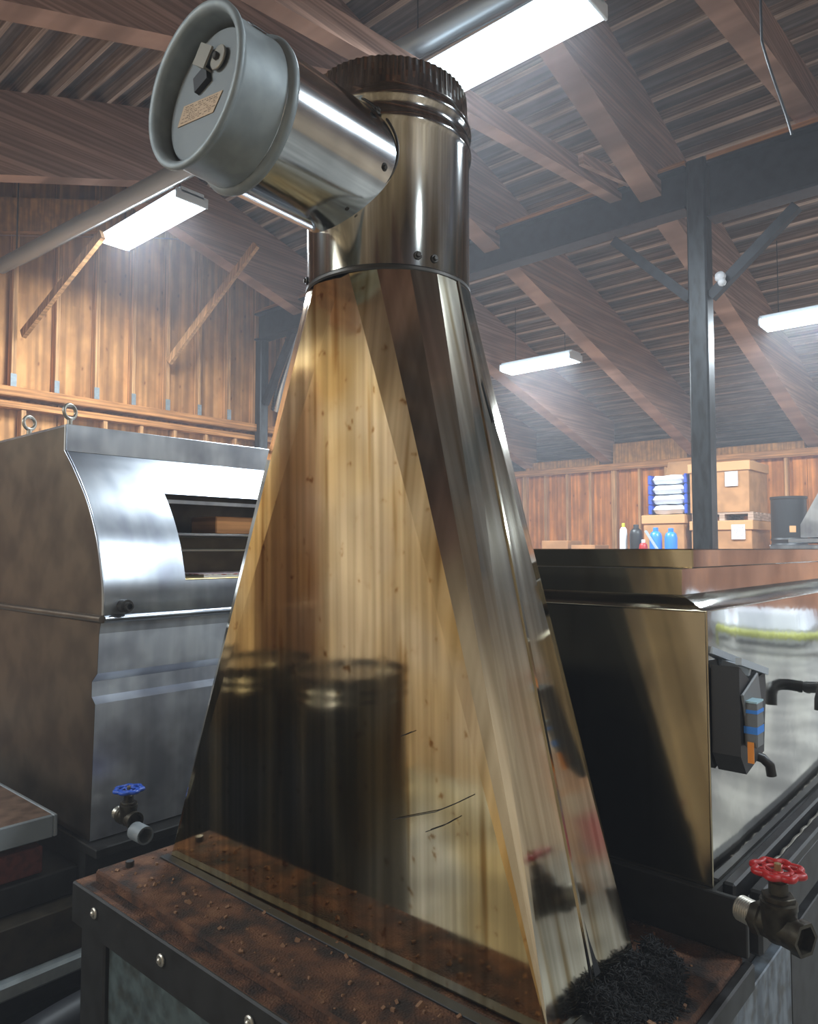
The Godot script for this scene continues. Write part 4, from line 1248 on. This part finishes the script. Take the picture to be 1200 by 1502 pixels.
func stores() -> void:
	var py := 1.05
	var t := thing("storage_platform", "low timber platform along the back wall carrying the cartons", "platform", Vector3(-3.2, 0, -9.2))
	for i in 9:
		var z := lerpf(-10.2, -8.3, i / 8.0)
		obj("deck_board", G().bb(Vector3(-5.4, py - 0.04, z), Vector3(-1.2, py, z + 0.225)), M.plate, t)
	for x in [-5.3, -4.0, -2.6, -1.3]:
		obj("leg", G().bb(Vector3(x - 0.05, 0, -10.1), Vector3(x + 0.05, py - 0.04, -10.0)), M.plate, t)
		obj("leg", G().bb(Vector3(x - 0.05, 0, -8.3), Vector3(x + 0.05, py - 0.04, -8.2)), M.plate, t)
	var zf := -8.9
	var zk := -9.6
	pallet("wooden pallet under the right stack of cartons", Vector3(-3.32, py, zk), Vector3(-2.62, py + 0.10, zf))
	carton("carton", "lower cardboard carton of the right stack, just behind the grey post", Vector3(-3.33, py + 0.10, zk), Vector3(-2.64, 1.88, zf), [[-2.86, 1.66, 0.15, 0.17]])
	pallet("wooden pallet between the two cartons of the right stack", Vector3(-3.32, 1.88, zk), Vector3(-2.62, 1.975, zf))
	carton("carton", "upper cardboard carton of the right stack, top level with the wall plate", Vector3(-3.34, 1.975, zk), Vector3(-2.66, 2.57, zf), [[-2.92, 2.28, 0.14, 0.17], [-3.27, 2.32, 0.08, 0.16]])
	carton("carton", "cardboard carton under the blue and white bags, left of the grey post", Vector3(-3.93, py, zk), Vector3(-3.42, 1.97, zf), [])
	# stack of bags wrapped with blue ends
	for i in 4:
		var y := 1.975 + i * 0.125
		var l: String = ["bottom", "second from bottom", "second from top", "topmost"][i]
		var b := thing("feed_bag", "white bag with blue ends, %s in the stack left of the grey post" % l, "bag", Vector3(-3.64, y, -9.2), "blue and white bags on the carton")
		var g := G()
		pillow(g, Vector3(-3.64, y + 0.0625, -9.2), Vector3(0.42 + 0.01 * (i % 2), 0.125, 0.50), i)
		obj("sack", g, M.bag, b)
		for s in [-1.0, 1.0]:
			g = G()
			g.box(Vector3(-3.64 + s * 0.228, y + 0.0625, -9.2), Vector3(0.045, 0.121, 0.50), 0.012)
			obj("blue_end", g, M.bag_blue, b)
	tag(obj("cardboard_sheet", G().bar(Vector3(-3.64, 2.47, -9.5), Vector3(-3.64, 2.70, -9.62), 0.5, 0.01, Vector3(0, 0, 1)), M.card), "upright cardboard sheet standing behind the blue and white bags", "cardboard")
	# drum of black plastic
	t = thing("plastic_barrel", "black ribbed plastic barrel right of the cartons with a pale label", "barrel", Vector3(-2.25, py, -8.9))
	var prof := [Vector2(0, py), Vector2(0.17, py), Vector2(0.18, py + 0.02)]
	for y in [py + 0.3, py + 0.36, py + 0.54, py + 0.60]:
		prof.append_array([Vector2(0.18, y - 0.02), Vector2(0.188, y), Vector2(0.18, y + 0.02)])
	prof.append_array([Vector2(0.18, 2.09), Vector2(0.188, 2.10), Vector2(0.188, 2.125), Vector2(0.172, 2.125), Vector2(0.17, 2.11), Vector2(0, 2.11)])
	obj("shell", G().lathe(prof, Transform3D(Basis(), Vector3(-2.25, 0, -8.9)), 40), M.plastic_black, t)
	obj("label", G().lathe([Vector2(0.1815, 1.73), Vector2(0.1815, 1.80)], Transform3D(Basis(), Vector3(-2.25, 0, -8.9)), 8, false, 0.95, 1.30), M.card_lid, t)
	tag(obj("wood_offcut", G().bb(Vector3(-2.08, py, -9.7), Vector3(-1.95, 2.42, -9.62), 0.004), M.purlin), "upright dark wood offcut behind the black barrel", "board")
	# jugs and small containers in front of the cartons
	var z := -8.35
	var py2 := py
	jug("jug", "black jug with a narrow neck left of the blue jugs", Vector3(-3.78, py, z), 0.075, 0.78, M.plastic_black, M.plastic_greyd)
	jug("jug", "white topped red bottle in front of the black jug", Vector3(-3.64, py, z + 0.12), 0.05, 0.60, M.red, M.white)
	jug("jug", "blue plastic jug left of its twin, below the bags", Vector3(-3.54, py, z), 0.07, 0.74, M.jug_blue, M.jug_blue)
	jug("jug", "blue plastic jug nearest the grey post, below the bags", Vector3(-3.36, py, z), 0.07, 0.73, M.jug_blue, M.jug_blue)
	jug("jug", "small white bottle at the left end of the jugs", Vector3(-3.94, py, z), 0.045, 0.80, M.white, M.yellow)
	tag(obj("scraper_handle", G().bar(Vector3(-3.62, 1.76, z + 0.10), Vector3(-3.14, 1.05, z + 0.16), 0.03, 0.02), M.plastic_pale), "pale slanting tool handle leaning before the blue jugs", "handle")
	tag(obj("flat_carton", G().bb(Vector3(-5.35, py, -9.2), Vector3(-4.95, 1.66, -8.8), 0.005), M.card), "low cardboard carton at the left end of the platform", "carton", "cardboard cartons by the back wall")
	tag(obj("flat_carton", G().bb(Vector3(-4.9, py, -9.2), Vector3(-4.55, 1.60, -8.8), 0.005), M.card), "lowest cardboard carton, right of the one at the platform's left end", "carton", "cardboard cartons by the back wall")
	# stainless chute at the right edge
	t = thing("steel_chute", "slanted stainless chute at the right edge beyond the pan", "chute", Vector3(-0.7, 0, -5.0))
	var p := PackedVector2Array([Vector2(-1.20, 1.62), Vector2(-1.20, 1.70), Vector2(-1.05, 1.98), Vector2(-0.3, 1.98), Vector2(-0.3, 1.62)])
	obj("hopper", G().prism(p, Vector3(0, 0, -5.0), Vector3(1, 0, 0), Vector3(0, 1, 0), Vector3(0, 0, -0.5)), M.steel_brushed, t)
	obj("ledge", G().bb(Vector3(-1.26, 1.585, -5.5), Vector3(-0.3, 1.615, -4.95), 0.004), M.steel_brushed, t)
	obj("ledge", G().bb(Vector3(-1.36, 1.545, -5.5), Vector3(-0.3, 1.575, -4.93), 0.004), M.steel_brushed, t)
	obj("stand", G().bb(Vector3(-1.15, 0, -5.45), Vector3(-0.4, 1.545, -5.0), 0.01), M.iron_grey, t)

func pillow(g: Geo, c: Vector3, s: Vector3, sd: int) -> void:
	var n := 10
	var pts := []
	for side in [1.0, -1.0]:
		var rows := []
		for i in n + 1:
			var row := []
			for j in n + 1:
				var u := i * 2.0 / n - 1.0
				var v := j * 2.0 / n - 1.0
				var h := pow((1.0 - pow(absf(u), 4)) * (1.0 - pow(absf(v), 4)), 0.14)
				h *= 0.92 + 0.08 * sin(u * 5 + sd * 2.1) * cos(v * 4 + sd)
				row.append(c + Vector3(u * s.x / 2, side * h * s.y / 2, v * s.z / 2))
			rows.append(row)
		for i in n:
			for j in n:
				g.quad(rows[i][j], rows[i + 1][j], rows[i + 1][j + 1], rows[i][j + 1], (rows[i][j] + rows[i + 1][j + 1]) / 2 - c + Vector3(0, side * 0.1, 0))

func jug(called: String, label: String, p: Vector3, r: float, h: float, m: Material, mc: Material) -> void:
	var t := thing(called, label, "jug", p, "jugs in front of the cartons")
	var T := Transform3D(Basis(), p)
	obj("body", G().lathe([Vector2(0, 0), Vector2(r * 0.95, 0), Vector2(r, 0.02), Vector2(r, h * 0.45), Vector2(r * 0.96, h * 0.47), Vector2(r, h * 0.49), Vector2(r, h * 0.86), Vector2(r * 0.85, h * 0.92), Vector2(r * 0.5, h * 0.95), Vector2(0, h * 0.95)], T, 28, true), m, t)
	obj("cap", G().cyl(r * 0.42, h * 0.07, Transform3D(Basis(), p + Vector3(0, h * 0.94, 0)), 20, 0.004), mc, t)

func behind_camera() -> void:
	# steel drums standing behind the camera, seen as reflections in the stack
	var spots := [Vector3(-2.07, 0, 0.27), Vector3(-2.56, 0, 0.22), Vector3(-3.06, 0, 0.2)]
	var t := thing("steel_drum", "tall dark steel drum nearest the camera aisle, mirrored in the stack", "drum", spots[0], "steel drums behind the camera")
	var prof := [Vector2(0, 0), Vector2(0.215, 0), Vector2(0.222, 0.012)]
	for y in [0.955, 0.99]:
		prof.append_array([Vector2(0.215, y - 0.012), Vector2(0.222, y), Vector2(0.215, y + 0.012)])
	prof.append_array([Vector2(0.215, 1.03), Vector2(0.223, 1.035), Vector2(0.223, 1.05), Vector2(0.210, 1.05), Vector2(0.208, 1.035), Vector2(0, 1.035)])
	var T := Transform3D(Basis(), spots[0])
	obj("shell", G().lathe(prof, T, 56), M.drum, t)
	obj("bung", G().cyl(0.03, 0.012, Transform3D(Basis(), spots[0] + Vector3(0.13, 1.035, 0.05)), 16, 0.002), M.bolt, t)
	dup(t, spots[1], "tall dark steel drum farther left behind the camera, mirrored in the stack", 0.8)
	dup(t, spots[2], "tall dark steel drum farthest left behind the camera, mirrored in the stack", 2.0)
	# tall brown shape added so the stack mirrors a dark silhouette
	t = thing("silhouette_stand_in", "added tall brown stand-in for the dark silhouette mirrored in the stack", "tank", Vector3(-2.93, 0, 0.70))
	T = Transform3D(Basis(), Vector3(-2.93, 0, 0.70))
	obj("shell", G().lathe([Vector2(0, 0), Vector2(0.17, 0), Vector2(0.18, 0.02), Vector2(0.18, 2.25), Vector2(0.165, 2.36), Vector2(0.12, 2.43), Vector2(0.06, 2.46), Vector2(0, 2.465)], T, 48, true), M.tank, t)
	obj("seam_band", G().lathe([Vector2(0.18, 1.2), Vector2(0.184, 1.205), Vector2(0.184, 1.235), Vector2(0.18, 1.24)], T, 48), M.tank, t)
	# rack with crates, added out of view for the stack side to mirror
	t = thing("added_rack", "added unseen timber rack out to the right, for the stack side to mirror", "rack", Vector3(2.5, 0, -6.2))
	for x in [1.6, 3.4]:
		for z in [-6.45, -5.95]:
			obj("post", G().bb(Vector3(x - 0.04, 0, z - 0.04), Vector3(x + 0.04, 2.0, z + 0.04), 0.004), M.stud, t)
	for y in [0.25, 0.85, 1.45, 1.95]:
		obj("shelf", G().bb(Vector3(1.6, y, -6.5), Vector3(3.4, y + 0.035, -5.9), 0.003), M.plate, t)
	var cols := [M.orange, M.white, M.red, M.blue, M.orange, M.card, M.white, M.orange, M.brass]
	var words := ["orange", "white", "red", "blue", "second orange", "cardboard brown", "second white", "third orange", "brass coloured"]
	var rows := ["lowest", "middle", "upper"]
	for i in 9:
		var x := 1.95 + 0.55 * (i % 3)
		var y := 0.285 + 0.6 * (i / 3)
		var b := thing("added_crate", "added %s crate on the %s shelf of the timber rack" % [words[i], rows[i / 3]], "crate", Vector3(x, y, -6.2), "crates on the timber rack")
		var g := G()
		g.bb(Vector3(x - 0.22, y, -6.44), Vector3(x + 0.22, y + 0.03, -5.96))
		for q in [-1.0, 1.0]:
			g.box(Vector3(x + q * 0.21, y + 0.17, -6.2), Vector3(0.02, 0.34, 0.48), 0.003)
			g.box(Vector3(x, y + 0.17, -6.2 + q * 0.23), Vector3(0.44, 0.34, 0.02), 0.003)
		obj("crate_body", g, cols[i], b)
		obj("handle_rim", G().box(Vector3(x, y + 0.345, -5.955), Vector3(0.46, 0.02, 0.03), 0.004), cols[i], b)
